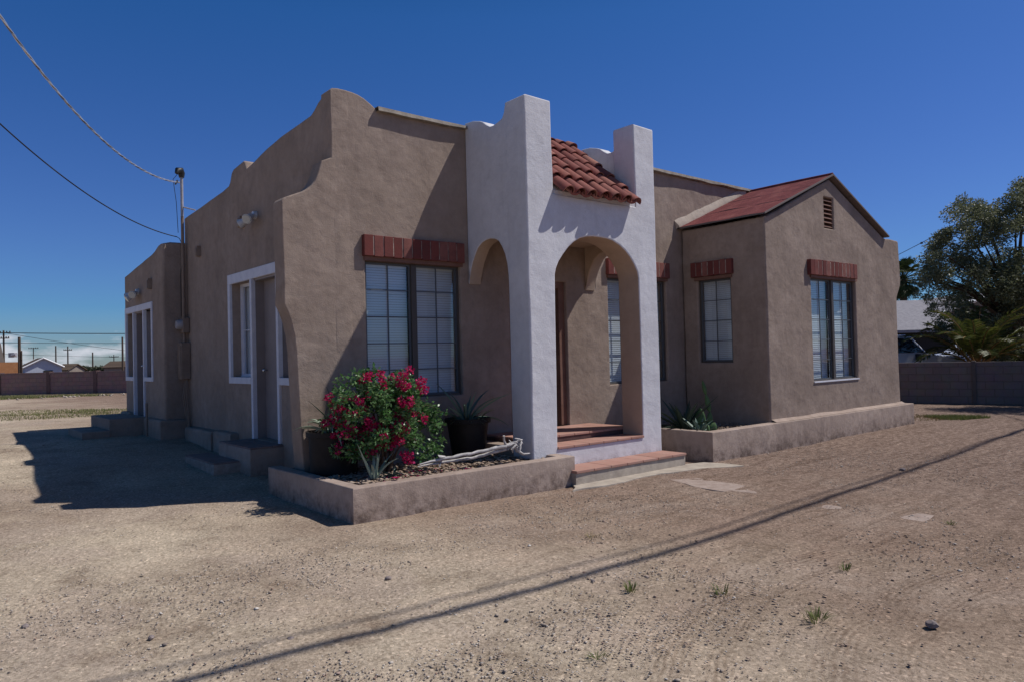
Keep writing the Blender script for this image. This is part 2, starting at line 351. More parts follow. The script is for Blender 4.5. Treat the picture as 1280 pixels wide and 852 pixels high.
# ------------------------------------------------------------------ ground
def sst(a, b, x):
    t = np.clip((x-a)/(b-a), 0, 1); return t*t*(3-2*t)
def gz(x, y): return .30*sst(-1.5, 7.5, y)*(1-sst(9, 16, x))
def build_ground():
    n = 480
    def axis(c, dense, far, n):
        t = np.linspace(-1, 1, n); k = 9.0
        return c + dense*t + far*np.sign(t)*(np.exp(k*np.abs(t))-1)/(math.exp(k)-1)
    xs = axis(1, 9, 2500, n); ys = axis(-3, 8, 2500, n)
    X, Y = np.meshgrid(xs, ys)
    Z = gz(X, Y)
    def vn(x, y, s, seed):
        rs = np.random.default_rng(seed); g = rs.random((64, 64))
        a = x/s; b = y/s; ia = np.floor(a).astype(int); ib = np.floor(b).astype(int); fa = a-ia; fb = b-ib
        fa = fa*fa*(3-2*fa); fb = fb*fb*(3-2*fb)
        G = lambda i, j: g[i % 64, j % 64]
        return (G(ia, ib)*(1-fa)+G(ia+1, ib)*fa)*(1-fb)+(G(ia, ib+1)*(1-fa)+G(ia+1, ib+1)*fa)*fb-.5
    d = (np.abs(X) < 60) & (np.abs(Y) < 60)
    Z = Z + np.where(d, .03*vn(X, Y, 1.9, 1)+.016*vn(X, Y, .55, 2)+.012*vn(X, Y, .2, 3), 0)
    v = np.stack([X.ravel(), Y.ravel(), Z.ravel()], 1)
    i = np.arange(n*n).reshape(n, n); f = np.stack([i[:-1, :-1], i[:-1, 1:], i[1:, 1:], i[1:, :-1]], -1).reshape(-1, 4)
    me = bpy.data.meshes.new('ground'); me.vertices.add(len(v)); me.vertices.foreach_set('co', v.ravel())
    me.loops.add(f.size); me.loops.foreach_set('vertex_index', f.ravel().astype(np.int32))
    me.polygons.add(len(f)); me.polygons.foreach_set('loop_start', np.arange(0, f.size, 4, dtype=np.int32)); me.polygons.foreach_set('loop_total', np.full(len(f), 4, dtype=np.int32))
    me.update(); me.validate(); me.polygons.foreach_set('use_smooth', [True]*len(me.polygons))
    m, nt, b = newmat('dirt_yard'); tc = N(nt, 'ShaderNodeTexCoord'); v_ = (tc, 'Object')
    big = noise_tex(nt, .32, 6, .6, v_); mid = noise_tex(nt, 1.6, 8, .7, v_); fine = noise_tex(nt, 38, 5, .75, v_)
    sx = N(nt, 'ShaderNodeSeparateXYZ'); L(nt, tc, 'Object', sx, 0)
    mr = N(nt, 'ShaderNodeMapRange'); L(nt, sx, 0, mr, 0); mr.inputs[1].default_value = -2.0; mr.inputs[2].default_value = 2.2
    ad = N(nt, 'ShaderNodeMath', operation='ADD'); ml = N(nt, 'ShaderNodeMath', operation='MULTIPLY_ADD'); L(nt, mid, 0, ml, 0); ml.inputs[1].default_value = 1.2; ml.inputs[2].default_value = -.6
    L(nt, mr, 0, ad, 0); L(nt, ml, 0, ad, 1); ad.use_clamp = True
    c = mixc(nt, (ad, 0), (.53, .445, .34), (.325, .240, .183))
    rm = ramp(nt, mid, 0, [(.33, (.60, .56, .54)), (.47, (.95, .94, .93)), (.66, (1.25, 1.24, 1.23))])
    c = mixc(nt, 1.0, c, (rm, 0), 'MULTIPLY')
    rb = ramp(nt, big, 0, [(.42, (0, 0, 0)), (.6, (.55, .55, .55))]); c = mixc(nt, (rb, 0), c, (.225, .155, .118)); pl_ = noise_tex(nt, .8, 5, .62, v_); pl_.inputs['Distortion'].default_value = .6; rpl = ramp(nt, pl_, 0, [(.50, (0, 0, 0)), (.60, (.45, .45, .45))]); c = mixc(nt, (rpl, 0), c, (.43, .345, .28))
    # the east side is bare brown soil, lumpier and darker than the imported gravel
    me_ = N(nt, 'ShaderNodeMapRange'); L(nt, sx, 0, me_, 0); me_.inputs[1].default_value = .8; me_.inputs[2].default_value = 6.5
    me2 = N(nt, 'ShaderNodeMath', operation='MULTIPLY_ADD'); L(nt, mid, 0, me2, 0); me2.inputs[1].default_value = .9; me2.inputs[2].default_value = -.38
    me3 = N(nt, 'ShaderNodeMath', operation='ADD'); me3.use_clamp = True; L(nt, me_, 0, me3, 0); L(nt, me2, 0, me3, 1)
    me4 = N(nt, 'ShaderNodeMath', operation='MULTIPLY'); L(nt, me3, 0, me4, 0); L(nt, mr, 0, me4, 1)
    lump = noise_tex(nt, 11, 7, .78, v_); rl = ramp(nt, lump, 0, [(.36, (.125, .085, .067)), (.50, (.225, .162, .130)), (.66, (.36, .275, .225))])
    c = mixc(nt, (me4, 0), c, (rl, 0))
    vo = N(nt, 'ShaderNodeTexVoronoi'); vo.inputs['Scale'].default_value = 55; L(nt, tc, 'Object', vo, 'Vector')
    rv = ramp(nt, vo, 'Color', [(.1, (.56, .54, .52)), (.45, (.95, .95, .95)), (.8, (1.1, 1.1, 1.1)), (.95, (1.75, 1.72, 1.7))])
    c = mixc(nt, .75, c, (rv, 0), 'MULTIPLY')
    # wheel tracks: compacted darker strips running across the yard on the right
    mt = N(nt, 'ShaderNodeMapping'); L(nt, tc, 'Object', mt, 'Vector'); mt.inputs['Rotation'].default_value = (0, 0, -.50); mt.inputs['Scale'].default_value = (.6, 4.2, 1)
    tn = noise_tex(nt, 1.3, 8, .75, (mt, 0)); tn.inputs['Distortion'].default_value = .9; rt = ramp(nt, tn, 0, [(.36, (.74, .71, .69)), (.50, (1, 1, 1)), (.70, (1.10, 1.09, 1.08))])
    c = mixc(nt, (mr, 0), c, mixc(nt, 1.0, c, (rt, 0), 'MULTIPLY'))
    rf = ramp(nt, fine, 0, [(.34, (.72, .70, .68)), (.6, (1.1, 1.1, 1.1))]); c = mixc(nt, .8, c, (rf, 0), 'MULTIPLY')
    nt.links.new(c[0].outputs[c[1]], b.inputs['Base Color']); b.inputs['Roughness'].default_value = .97; b.inputs['Specular IOR Level'].default_value = .08
    # real tyre tread grooves: two concentric arcs pressed into the dirt
    def M_(op, a, b=None, c_=None, cl=False):
        n_ = N(nt, 'ShaderNodeMath', operation=op); n_.use_clamp = cl
        for k_, v in enumerate((a, b, c_)):
            if v is None: continue
            if isinstance(v, (int, float)): n_.inputs[k_].default_value = v
            else: nt.links.new(v, n_.inputs[k_])
        return n_.outputs[0]
    cxn = M_('SUBTRACT', sx.outputs[0], .866); cyn = M_('SUBTRACT', sx.outputs[1], -8.71)
    rr_ = M_('SQRT', M_('ADD', M_('MULTIPLY', cxn, cxn), M_('MULTIPLY', cyn, cyn)))
    rr_ = M_('ADD', rr_, M_('MULTIPLY_ADD', big.outputs[0], .5, -.25))
    tot = None
    for R0, wd_ in ((3.55, .13), (3.28, .08), (2.75, .14), (2.42, .10)):
        dd0 = M_('SUBTRACT', rr_, R0); msk = M_('SUBTRACT', 1.0, M_('DIVIDE', M_('ABSOLUTE', dd0), wd_), None, True)
        g_ = M_('MULTIPLY', M_('MULTIPLY_ADD', M_('SINE', M_('MULTIPLY', dd0, 150)), .5, .5), M_('POWER', msk, .5)); tot = g_ if tot is None else M_('ADD', tot, g_)
    brk = ramp(nt, mid, 0, [(.40, (0, 0, 0)), (.52, (1, 1, 1))]); front_ = N(nt, 'ShaderNodeMapRange'); L(nt, sx, 1, front_, 0); front_.inputs[1].default_value = -6.8; front_.inputs[2].default_value = -6.3
    trk = M_('MULTIPLY', M_('MULTIPLY', tot, brk.outputs[0]), front_.outputs[0])
    cc = mixc(nt, (trk.node, 0), (1, 1, 1), (.70, .67, .65)); c = mixc(nt, 1.0, c, cc, 'MULTIPLY'); nt.links.new(c[0].outputs[c[1]], b.inputs['Base Color'])
    b1 = bump(nt, (mid, 0), .6, .06); rough_ = M_('MULTIPLY', vo.outputs['Distance'], M_('MULTIPLY_ADD', mr.outputs[0], -.6, 1.0))
    b2 = bump(nt, (rough_.node, 0), -.8, .010, b1); b3 = bump(nt, (fine, 0), .9, .014, b2); b4 = bump(nt, (trk.node, 0), -.9, .012, b3); b3 = b4
    L(nt, b3, 0, b, 'Normal')
    o = link_mesh('ground', me, m); tag(o, 'dusty tan dirt and gravel yard around the house', None, None, 'structure')
build_ground()

def numpy_mesh(name, verts, faces, mat, **k):
    """verts (n,3), faces (m,q)"""
    me = bpy.data.meshes.new(name); q = faces.shape[1]
    me.vertices.add(len(verts)); me.vertices.foreach_set('co', verts.astype(np.float32).ravel())
    me.loops.add(faces.size); me.loops.foreach_set('vertex_index', faces.ravel().astype(np.int32))
    me.polygons.add(len(faces)); me.polygons.foreach_set('loop_start', np.arange(0, faces.size, q, dtype=np.int32)); me.polygons.foreach_set('loop_total', np.full(len(faces), q, dtype=np.int32))
    me.update(); return link_mesh(name, me, mat, k.get('parent'), k.get('loc'))
OCT = np.array([(1,0,0),(-1,0,0),(0,1,0),(0,-1,0),(0,0,1),(0,0,-1),(.7,.7,.35),(-.7,.6,-.3)], float)
OCTF = np.array([(0,6,4),(6,2,4),(2,1,4),(1,3,4),(3,0,4),(2,6,0),(2,0,5),(1,2,5),(3,1,5),(0,3,5)])
def stones(name, P, S, mat, flat=.6, **k):
    n = len(P); a = RNG.random(n)*6.283; base = OCT[:6]
    V = np.repeat(base[None], n, 0)*(.65+.7*RNG.random((n, 6, 1)))
    V = V*(np.stack([np.ones(n), .6+.4*RNG.random(n), flat*(.6+.6*RNG.random(n))], 1)[:, None, :])
    c, s_ = np.cos(a)[:, None], np.sin(a)[:, None]
    X = V[:, :, 0]*c-V[:, :, 1]*s_; Y = V[:, :, 0]*s_+V[:, :, 1]*c
    V = np.stack([X, Y, V[:, :, 2]], 2)*S[:, None, None]+P[:, None, :]
    f = np.array([(0,2,4),(2,1,4),(1,3,4),(3,0,4),(2,0,5),(1,2,5),(3,1,5),(0,3,5)])
    Fc = (f[None]+(np.arange(n)*6)[:, None, None]).reshape(-1, 3)
    return numpy_mesh(name, V.reshape(-1, 3), Fc, mat, **k)
def blocked(x, y):
    return ((x > -.7) & (x < 2.42) & (y > -1.65)) | ((x > 2.2) & (x < 4.9) & (y > -1.75)) | ((x > 4.9) & (x < 11.95) & (y > -1.83)) | ((x > -.0) & (y > -.1) & (x < 12)) | ((x > -.55) & (y > 5.6) & (y < 9) & (x < 0))
def yard_gravel():
    n = 190000
    # denser near the camera, thinning with distance
    ang = YAW + (RNG.random(n)-.5)*1.45; r = 1.6+15*RNG.random(n)**1.5
    x = CAM.x+np.sin(ang)*r; y = CAM.y+np.cos(ang)*r
    cl = np.array([noise.noise(Vector((a*.55, b*.55, 3.1)))+.45*noise.noise(Vector((a*1.9, b*1.9, 7))) for a, b in zip(x, y)])
    keep = (~blocked(x, y)) & (RNG.random(n) < np.clip(.36+2.0*cl, .05, 1))
    x, y = x[keep], y[keep]; s = .003+.0085*RNG.random(len(x))**2.6
    big = RNG.random(len(x)) < .008; s[big] = .011+.012*RNG.random(big.sum())**2
    P = np.stack([x, y, gz(x, y)+.002+s*.10], 1)
    o = stones('gravel', P, s, M['stone'], .4); tag(o, 'fine loose gravel scattered over the dirt yard', 'gravel', None, 'stuff')
yard_gravel()

# a few individual rocks and weeds that can be told apart
def rock(px, py, s, label, col='stone'):
    p = atz(px, py, 0); p.z = float(gz(p.x, p.y))
    mb = MB(); import bmesh
    bm = bmesh.new(); bmesh.ops.create_icosphere(bm, subdivisions=2, radius=s)
    sd = px*.1
    for v in bm.verts:
        q = noise.noise(v.co/s*1.3+Vector((sd, 0, 0))); v.co *= 1+.45*q; v.co.z *= .62
    me = bpy.data.meshes.new('rock'); bm.to_mesh(me); bm.free(); me.transform(Matrix.Translation(p+Vector((0, 0, s*.3))))
    o = link_mesh('rock', me, M['rock'], None, p); tag(o, label, 'rock', 'small rocks lying in the yard')
M['rock'] = mottled('grey_rock', (.17, .14, .14), (.30, .25, .23), 20, .9)
for a in [(1165, 782, .035, 'grey rock lying alone in the right foreground of the dirt yard'),
          (485, 723, .024, 'dark stone in the middle of the yard, straight below the white agave of the planter'),
          (363, 799, .020, 'small dark stone just left of the cable shadow at the bottom of the yard'),
          (32, 783, .022, 'dark stone nearest the left edge of the yard'),
          (189, 797, .018, 'small dark stone in the left foreground of the gravel'),
          (741, 726, .015, 'pebble just above the cable shadow in the yard'),
          (1128, 587, .035, 'dark clod of dirt lying where the cable shadow crosses the right of the yard')]: rock(*a)
def tuft(px, py, h, r, n, label, dry=False):
    p = atz(px, py, 0); p.z = float(gz(p.x, p.y)); mb = MB()
    for i in range(n):
        a = random.random()*6.28; lean = r*random.uniform(.3, 1); hh = h*random.uniform(.4, 1)
        b = p+Vector((math.cos(a), math.sin(a), 0))*r*random.random()
        tp = b+Vector((math.cos(a)*lean, math.sin(a)*lean, hh)); md = b.lerp(tp, .5)+Vector((0, 0, hh*.22))
        s = Vector((-math.sin(a), math.cos(a), 0))*random.uniform(.0015, .004)
        mb.add([b-s, b+s, md+s, md-s, tp], [(0, 1, 2, 3), (3, 2, 4)])
    o = mb.build('weed', M['drygrass' if dry else 'grass'], None, p, fixn=False); tag(o, label, 'weed', 'small weeds in the yard')
for a in [(1021, 775, .06, .07, 60, 'green weed tuft in the right foreground of the yard'),
          (789, 738, .07, .05, 45, 'upright green weed just right of the cable shadow in mid yard'),
          (903, 741, .06, .06, 40, 'low green weed between the two other green tufts of the yard'),
          (746, 822, .03, .05, 22, 'scrubby grey-green weed nearest the bottom edge of the yard'),
          (1057, 712, .05, .05, 26, 'thin green weed at the right of the wheel ruts'),
          (738, 672, .04, .08, 30, 'pale flat weed in front of the concrete path', True),
          (1188, 655, .04, .05, 20, 'little weed beside the buried concrete slab on the right')]: tuft(*a)

def grass_patch(name, pts_fn, n, h, w, mat, label):
    V = np.zeros((n, 3, 3)); x, y = pts_fn(n); a = RNG.random(n)*6.283
    hh = h*(.4+.8*RNG.random(n)); z = gz(x, y)-.005
    ln = hh*.5*RNG.random(n); b = RNG.random(n)*6.283
    V[:, 0] = np.stack([x-np.cos(a)*w, y-np.sin(a)*w, z], 1); V[:, 1] = np.stack([x+np.cos(a)*w, y+np.sin(a)*w, z], 1)
    V[:, 2] = np.stack([x+np.cos(b)*ln, y+np.sin(b)*ln, z+hh], 1)
    o = numpy_mesh(name, V.reshape(-1, 3), np.arange(n*3).reshape(n, 3), mat); tag(o, label, 'grass', None, 'stuff')
def blob(cx, cy, rx, ry, rot=0):
    def f(n):
        a = RNG.random(n)*6.283; r = RNG.random(n)**.6*(1+.3*np.sin(3*a+1)); X = np.cos(a)*r*rx; Y = np.sin(a)*r*ry
        return cx+X*math.cos(rot)-Y*math.sin(rot), cy+X*math.sin(rot)+Y*math.cos(rot)
    return f
p = atz(1195, 522, 0); grass_patch('grass_patch', blob(p.x, p.y, .55, .38, -.9), 2600, .08, .006, M['grass'], 'green grass patch growing in front of the grey block wall')
p = atz(1158, 521, 0); grass_patch('dry_grass_patch', blob(p.x, p.y, .9, .7, -.9), 1600, .05, .006, M['drygrass'], 'straw coloured dry grass at the right end of the long planter')
p = atz(85, 516, .3); grass_patch('grass_patch', blob(p.x, p.y, 5.0, 2.0, -.6), 9000, .05, .010, M['drygrass2'], 'strip of short green grass beside the dirt lane left of the house')
p = atz(20, 497, .3); grass_patch('grass_patch', blob(p.x, p.y, 3.2, 1.2, -.7), 7000, .12, .014, M['drygrass2'], 'green weeds growing at the foot of the reddish block wall')

def clods():
    n = 1500; c = [atz(a, b, 0) for a, b in ((1100, 690), (900, 735), (1180, 600), (1000, 770), (780, 620), (1230, 700), (700, 690), (870, 690))]
    k = RNG.integers(0, len(c), n); cx = np.array([q.x for q in c])[k]; cy = np.array([q.y for q in c])[k]; x = cx+RNG.normal(size=n)*.55; y = cy+RNG.normal(size=n)*.28
    ok = ~blocked(x, y); x, y = x[ok], y[ok]; s_ = .005+.014*RNG.random(len(x))**3.5
    o = stones('dirt_clods', np.stack([x, y, gz(x, y)+.004], 1), s_, M['clod'], .35); tag(o, 'crumbled brown dirt clods on the right side of the yard', 'dirt clods', None, 'stuff')
M['clod'] = island('dirt_clod', [(.26, .19, .145), (.33, .24, .185), (.38, .28, .215), (.22, .16, .125)], .95, 0)
clods()
# paths
def flat_slab(name, px_pts, z, th, mat, label, seed):
    P = [atz(a, b, 0) for a, b in px_pts]
    pts = jitter([(q.x, q.y) for q in P], .03, .15, seed)
    o = slab(name, pts, [], 'Z', z, th, mat, None, .008, .012, seed)
    tag(o, label, None, None, 'structure')
flat_slab('concrete_path', [(716, 613), (772, 604), (826, 592), (868, 587), (930, 582), (880, 578), (812, 583), (716, 596)], .014, .10, M['concrete'], 'worn concrete path along the front step', 3)
M['pinkstone'] = mottled('buried_pinkish_slab', (.29, .22, .185), (.40, .32, .275), 9, .95, .9, .008, 40)
flat_slab('path', [(836, 599), (872, 597), (910, 603), (935, 606), (905, 614), (868, 608)], .005, .08, M['pinkstone'], 'pinkish flagstone set in the dirt in front of the step', 5)
flat_slab('path', [(905, 603), (950, 600), (985, 607), (960, 618), (915, 613)], .002, .08, M['pinkstone'], 'pale worn flagstone mostly sunk in the dirt right of the pinkish one', 6)
flat_slab('path', [(1000, 640), (1040, 628), (1075, 634), (1050, 652), (1010, 655)], -.002, .08, M['pinkstone'], 'worn flagstone sunk in the dirt left of the concrete strip', 7)
flat_slab('path', [(1098, 662), (1122, 648), (1166, 633), (1172, 640), (1140, 655), (1112, 664)], .002, .08, M['pinkstone'], 'half buried concrete strip in the right of the yard', 9)

# ------------------------------------------------------------------ house
T, tl, tr = 1.261, 1.992, 4.474
gl, G = 6.723, 1.653
house = thing('adobe_house', 'tan stucco house with white arched porch, red roofed gable and shaped parapets', 'house', (0, 0, 0))
WT, WB = 2.8255, 1.0955
front = [(-.42, -.15), (-.43, .4), (-.47, 1.2), (-.49, 1.7), (-.51, 1.9), (-.55, 2.07), (-.59, 2.18), (-.626, 2.25), (-.626, 3.44), (-.60, 3.475),
         (-.52, 3.51), (-.43, 3.55), (-.36, 3.58), (-.30, 3.62), (-.25, 3.67), (-.205, 3.74), (-.175, 3.82), (-.15, 3.90), (-.125, 3.97), (-.03, 4.015), (.003, 4.03),
         (.003, 4.85), (.03, 4.875), (.10, 4.887), (.20, 4.887), (.30, 4.88), (.38, 4.865), (.46, 4.835), (.54, 4.79), (.60, 4.75), (.64, 4.715), (11.3, 4.70), (11.3, -.15)]
wall_front = slab('wall', front, [rect(.4255, 1.8622, WB, WT), rect(4.787, 6.2696, WB, WT), rect(2.72, 3.85, .5, 2.70)], 'Y', 0, .26, M['tan'], house, .018, .007, 1)
sidetop = [(0, 4.845), (.10, 4.85), (.22, 4.83), (.34, 4.79), (.45, 4.73), (.55, 4.69), (.9, 4.675), (1.5, 4.655), (2.2, 4.58), (2.78, 4.495), (2.83, 4.50), (2.87, 4.60), (2.93, 4.635), (3.36, 4.60), (3.44, 4.56), (3.52, 4.43), (3.58, 4.385), (3.9, 4.35), (5.95, 4.245)]
entry = [(.86, 1.38), (.86, 2.82), (3.56, 2.82), (3.56, 1.38), (2.73, 1.38), (2.73, .48), (1.66, .48), (1.66, 1.38)]
slab('wall', [(.003, -.15)]+sidetop[0:1]+[(y+.003, z) for y, z in sidetop[1:]]+[(5.95, -.15)], [entry], 'X', 0, .25, M['tan'], house, .03, .006, 2)
# closing walls and flat roofs (plain, out of sight)
mb = MB(); mb.box(11.05, 11.3, .27, 9.0, -.1, 4.3); mb.box(-.14, 11.04, 8.8, 9.0, -.1, 3.4); mb.build('wall', M['tan'], house)
mb = MB(); mb.box(.24, 11.06, .25, 5.93, 4.05, 4.15); mb.box(0.25, 11.06, 5.94, 8.79, 3.25, 3.35); mb.box(6.9, 11.0, -1.38, .2, 3.2, 3.25); mb.build('flat_roof', M['fillet'], house)
mb = MB(); mb.box(.26, 11.06, 5.70, 5.93, 3.3, 4.22); mb.build('wall', M['tan'], house)
# rear wing on the left
BX = -.389
slab('wall', [(5.92, -.1), (5.92, 3.74), (6.05, 3.765), (6.2, 3.76), (6.45, 3.69), (6.65, 3.655), (7.4, 3.58), (8.82, 3.445), (8.82, -.1)],
     [[(6.70, 1.37), (6.70, 2.65), (8.66, 2.65), (8.66, 1.37), (8.10, 1.37), (8.10, .58), (7.24, .58), (7.24, 1.37)]], 'X', BX, .22, M['tan'], house, .04, .008, 4)
slab('wall', [(BX+.004, -.1), (BX+.004, 3.755), (-.25, 3.79), (.6, 3.80), (.6, -.1)], [], 'Y', 5.916, .2, M['tan'], house, .04, .006, 5)
# base ledge along the left side
def plinth(poly, z, mt=M['tan'], seed=3):
    return slab('base_ledge', poly, [], 'Z', z, z+.2, mt, house, .045, .012, seed)
plinth([(-.13, 3.32), (.1, 3.32), (.1, 4.1), (-.14, 4.1)], .52); plinth([(-.17, 4.12), (.1, 4.12), (.1, 5.55), (-.16, 5.55)], .50, seed=8)
plinth([(-.50, 5.78), (.02, 5.78), (.02, 6.02), (-.3, 6.02), (-.3, 6.95), (-.50, 6.95)], .62, seed=5)
plinth([(-.48, 8.2), (-.3, 8.2), (-.3, 8.9), (-.48, 8.9)], .66, seed=7)
# roof edge lip with a slightly ragged lower line
mb = MB(); n = 90; top = []; low = []
for i in range(n+1):
    x = .62+(11.3-.62)*i/n; top.append((x, 4.748+.008*noise.noise(Vector((x*1.1, 0, 0))))); low.append((x, 4.70+.018*noise.noise(Vector((x*2.3, 5, 0)))))
for i in range(n):
    ov0 = -.075-.025*noise.noise(Vector((top[i][0]*.9, 9, 0))); ov1 = -.075-.025*noise.noise(Vector((top[i+1][0]*.9, 9, 0)))
    x0, x1 = top[i][0], top[i+1][0]
    mb.add([(x0, ov0, low[i][1]), (x1, ov1, low[i+1][1]), (x1, ov1+.01, top[i+1][1]), (x0, ov0+.01, top[i][1]), (x0, .3, top[i][1]+.01), (x1, .3, top[i+1][1]+.01), (x0, .3, low[i][1]), (x1, .3, low[i+1][1])],
           [(0, 1, 2, 3), (3, 2, 5, 4), (0, 6, 7, 1)])
mb.build('roof_edge', M['cap'], house, fixn=False, smooth=40)

# windows --------------------------------------------------------------
def wmap(plane, pos):
    if plane == 'Y': return lambda u, w, v: (u, pos+w, v)
    return lambda u, w, v: (pos+w, u, v)
def lbox(mb, mp, u0, u1, w0, w1, v0, v1, mi=0):
    a = mp(u0, w0, v0); b = mp(u1, w1, v1); mb.box(a[0], b[0], a[1], b[1], a[2], b[2], mi)
def window(parent, plane, pos, u0, u1, v0, v1, sashes=2, cols=2, rows=5, fr=None, dep=.075, mull=.075, blinds=True, name='window'):
    fr = fr or M['bronze']; mp = wmap(plane, pos); mb = MB(); f = .022
    d0, d1 = dep-.025, dep+.045
    lbox(mb, mp, u0-.005, u0+f, d0, d1, v0, v1); lbox(mb, mp, u1-f, u1+.005, d0, d1, v0, v1)
    lbox(mb, mp, u0+f, u1-f, d0, d1, v1-f, v1+.005); lbox(mb, mp, u0+f, u1-f, d0-.02, d1, v0-.005, v0+f)
    w = (u1-u0-2*f-(sashes-1)*mull)/sashes
    for i in range(sashes-1):
        a = u0+f+w*(i+1)+mull*i; lbox(mb, mp, a, a+mull, d0-.012, d1, v0+f, v1-f)
    win = mb.build(name, fr, parent, bev=.003)
    g = MB(); mu = MB(); bl = MB()
    for i in range(sashes):
        a = u0+f+(w+mull)*i; b = a+w
        lbox(mu, mp, a, a+.022, dep-.006, dep+.016, v0+f, v1-f); lbox(mu, mp, b-.022, b, dep-.006, dep+.016, v0+f, v1-f)
        lbox(mu, mp, a+.022, b-.022, dep-.006, dep+.016, v0+f, v0+f+.024); lbox(mu, mp, a+.022, b-.022, dep-.006, dep+.016, v1-f-.022, v1-f)
        for c in range(1, cols):
            x = a+w*c/cols; lbox(mu, mp, x-.007, x+.007, dep-.004, dep+.010, v0+f+.024, v1-f-.022)
        for r_ in range(1, rows):
            z = v0+f+(v1-v0-2*f)*r_/rows; lbox(mu, mp, a+.022, b-.022, dep-.0035, dep+.0095, z-.007, z+.007)
        g.add([mp(a+.01, dep+.018, v0+f-.01), mp(b-.01, dep+.018, v0+f-.01), mp(b-.01, dep+.018, v1-f+.01), mp(a+.01, dep+.018, v1-f+.01)], [(0, 1, 2, 3)])
        if blinds:
            z = v0+f+.02
            while z < v1-f:
                tl_ = .22+random.uniform(-.05, .05); hh = .030
                q = [mp(a, dep+.085, z), mp(b, dep+.085, z), mp(b, dep+.085+hh*tl_, z+hh), mp(a, dep+.085+hh*tl_, z+hh)]
                bl.add(q, [(0, 1, 2, 3)]); z += .033
            lbox(bl, mp, a, b, dep+.08, dep+.11, v1-f-.03, v1-f+.01)
    mu.build('sash_grid', M['muntin'] if fr is M['bronze'] else fr, win)
    g.build('pane', M['glass'], win)
    if blinds: bl.build('blinds', M['blind'], win, fixn=False)
    return win
window(house, 'Y', 0, .4255, 1.8622, WB, WT); window(house, 'Y', 0, 4.787, 6.2696, WB, WT)
def lintel(plane, pos, u0, u1, v0, v1, n, proj=.068):
    mp = wmap(plane, pos); mb = MB(); w = (u1-u0)/n
    for i in range(n):
        j = random.uniform(-.006, .006)
        a, b = u0+w*i+.007, u0+w*(i+1)-.007
        lbox(mb, mp, a, b, -proj+j, .05, v0+random.uniform(-.004, .004), v1+random.uniform(-.005, .005), 0)
    lbox(mb, mp, u0+.012, u1-.012, -proj+.006, .04, v0+.012, v1-.010, 1)
    return mb.build('lintel', [M['brick'], M['mortar']], house, bev=.005)
lintel('Y', 0, .375, 1.905, 2.865, 3.126, 11); lintel('Y', 0, 4.74, 6.305, 2.865, 3.126, 11)
for (a, b, p_, pl) in ((.40, 1.89, 0, 'Y'), (4.76, 6.29, 0, 'Y'), (8.10, 9.80, -G, 'Y'), (-1.03, -.28, gl, 'X')):
    mp = wmap(pl, p_); mb = MB(); lbox(mb, mp, a, b, -.03, .06, 2.815, 2.868); mb.build('lintel_plate', M['redwood'], house)
lintel('Y', -G, 8.02, 9.745, 2.86, 3.126, 12, .066); lintel('X', gl, -1.065, -.2265, 2.875, 3.126, 7, .066)

# front door
mb = MB(); mb.box(2.72, 2.82, .06, .22, .53, 2.70); mb.box(3.73, 3.85, .05, .22, .53, 2.70); mb.box(2.82, 3.73, .02, .22, 2.60, 2.70)
dr = mb.build('door', M['redwood'], house, bev=.004)
mb = MB(); mb.box(2.83, 3.72, .14, .18, .55, 2.59); mb.box(2.95, 3.6, .132, .145, .75, 1.5); mb.box(2.95, 3.6, .132, .145, 1.65, 2.45); mb.build('door_leaf', M['frontdoor'], dr, bev=.004)
mb = MB(); mb.lathe([(0, -.09), (.025, -.08), (.032, -.06), (.02, -.035), (.012, -.03), (.012, 0)], (3.64, .14, 1.5), 14, 'Y'); mb.build('handle', M['chrome'], dr, smooth=50)

# left side entry ------------------------------------------------------
def side_entry(X, y0, y1, d0, d1, zt, zb, zd, wtrim):
    """white-trimmed doorway between two windows, in the wall facing left"""
    mb = MB(); o = .022; tw = wtrim
    mb.box(X-o, X+.02, y0-tw, y1+tw, zt, zt+tw*1.5)
    mb.box(X-o, X+.02, y0-tw, y0, zb-.0, zt); mb.box(X-o, X+.02, y1, y1+tw, zb, zt)
    mb.box(X-o, X+.02, y0-tw, d0-.0, zb-tw, zb); mb.box(X-o, X+.02, d1+.0, y1+tw, zb-tw, zb)
    for a in (d0, d1-tw): mb.box(X-o-.003, X+.04, a, a+tw*.75, zd, zt-.002)
    mb.build('door_trim', M['trim'], house, bev=.006)
    mb = MB()
    for a in (d0+.01, d1-tw): mb.box(X+.041, X+.22, a, a+tw*.6, zd, zt-.003)
    mb.box(X+.02, X+.22, d0+.01, d1-.01, zt-.03, zt+.02); mb.build('door_jamb', M['doorpaint'], house)
    window(house, 'X', X, y0, d0, zb, zt, 1, 1, 2, M['trim'], .17, blinds=False)
    window(house, 'X', X, d1, y1, zb, zt, 1, 1, 2, M['trim'], .17, blinds=False)
    mb = MB(); mb.box(X+.165, X+.205, d0+tw, d1-tw, zd, zt); dr = mb.build('door', M['doorpaint'], house, bev=.004)
    mb = MB(); mb.lathe([(0, -.08), (.025, -.07), (.03, -.05), (.012, -.03), (.012, 0)], (X+.165, d1-tw-.09, zd+1.0), 12, 'X'); mb.build('handle', M['chrome'], dr, smooth=50)
    mb = MB(); mb.box(X+.24, X+.26, y0-.1, y1+.1, zb-.1, zt+.1); mb.build('curtain', M['blind'], house)
side_entry(0, .86, 3.56, 1.66, 2.73, 2.82, 1.38, .48, .10)
side_entry(BX, 6.70, 8.66, 7.24, 8.10, 2.65, 1.37, .58, .08)
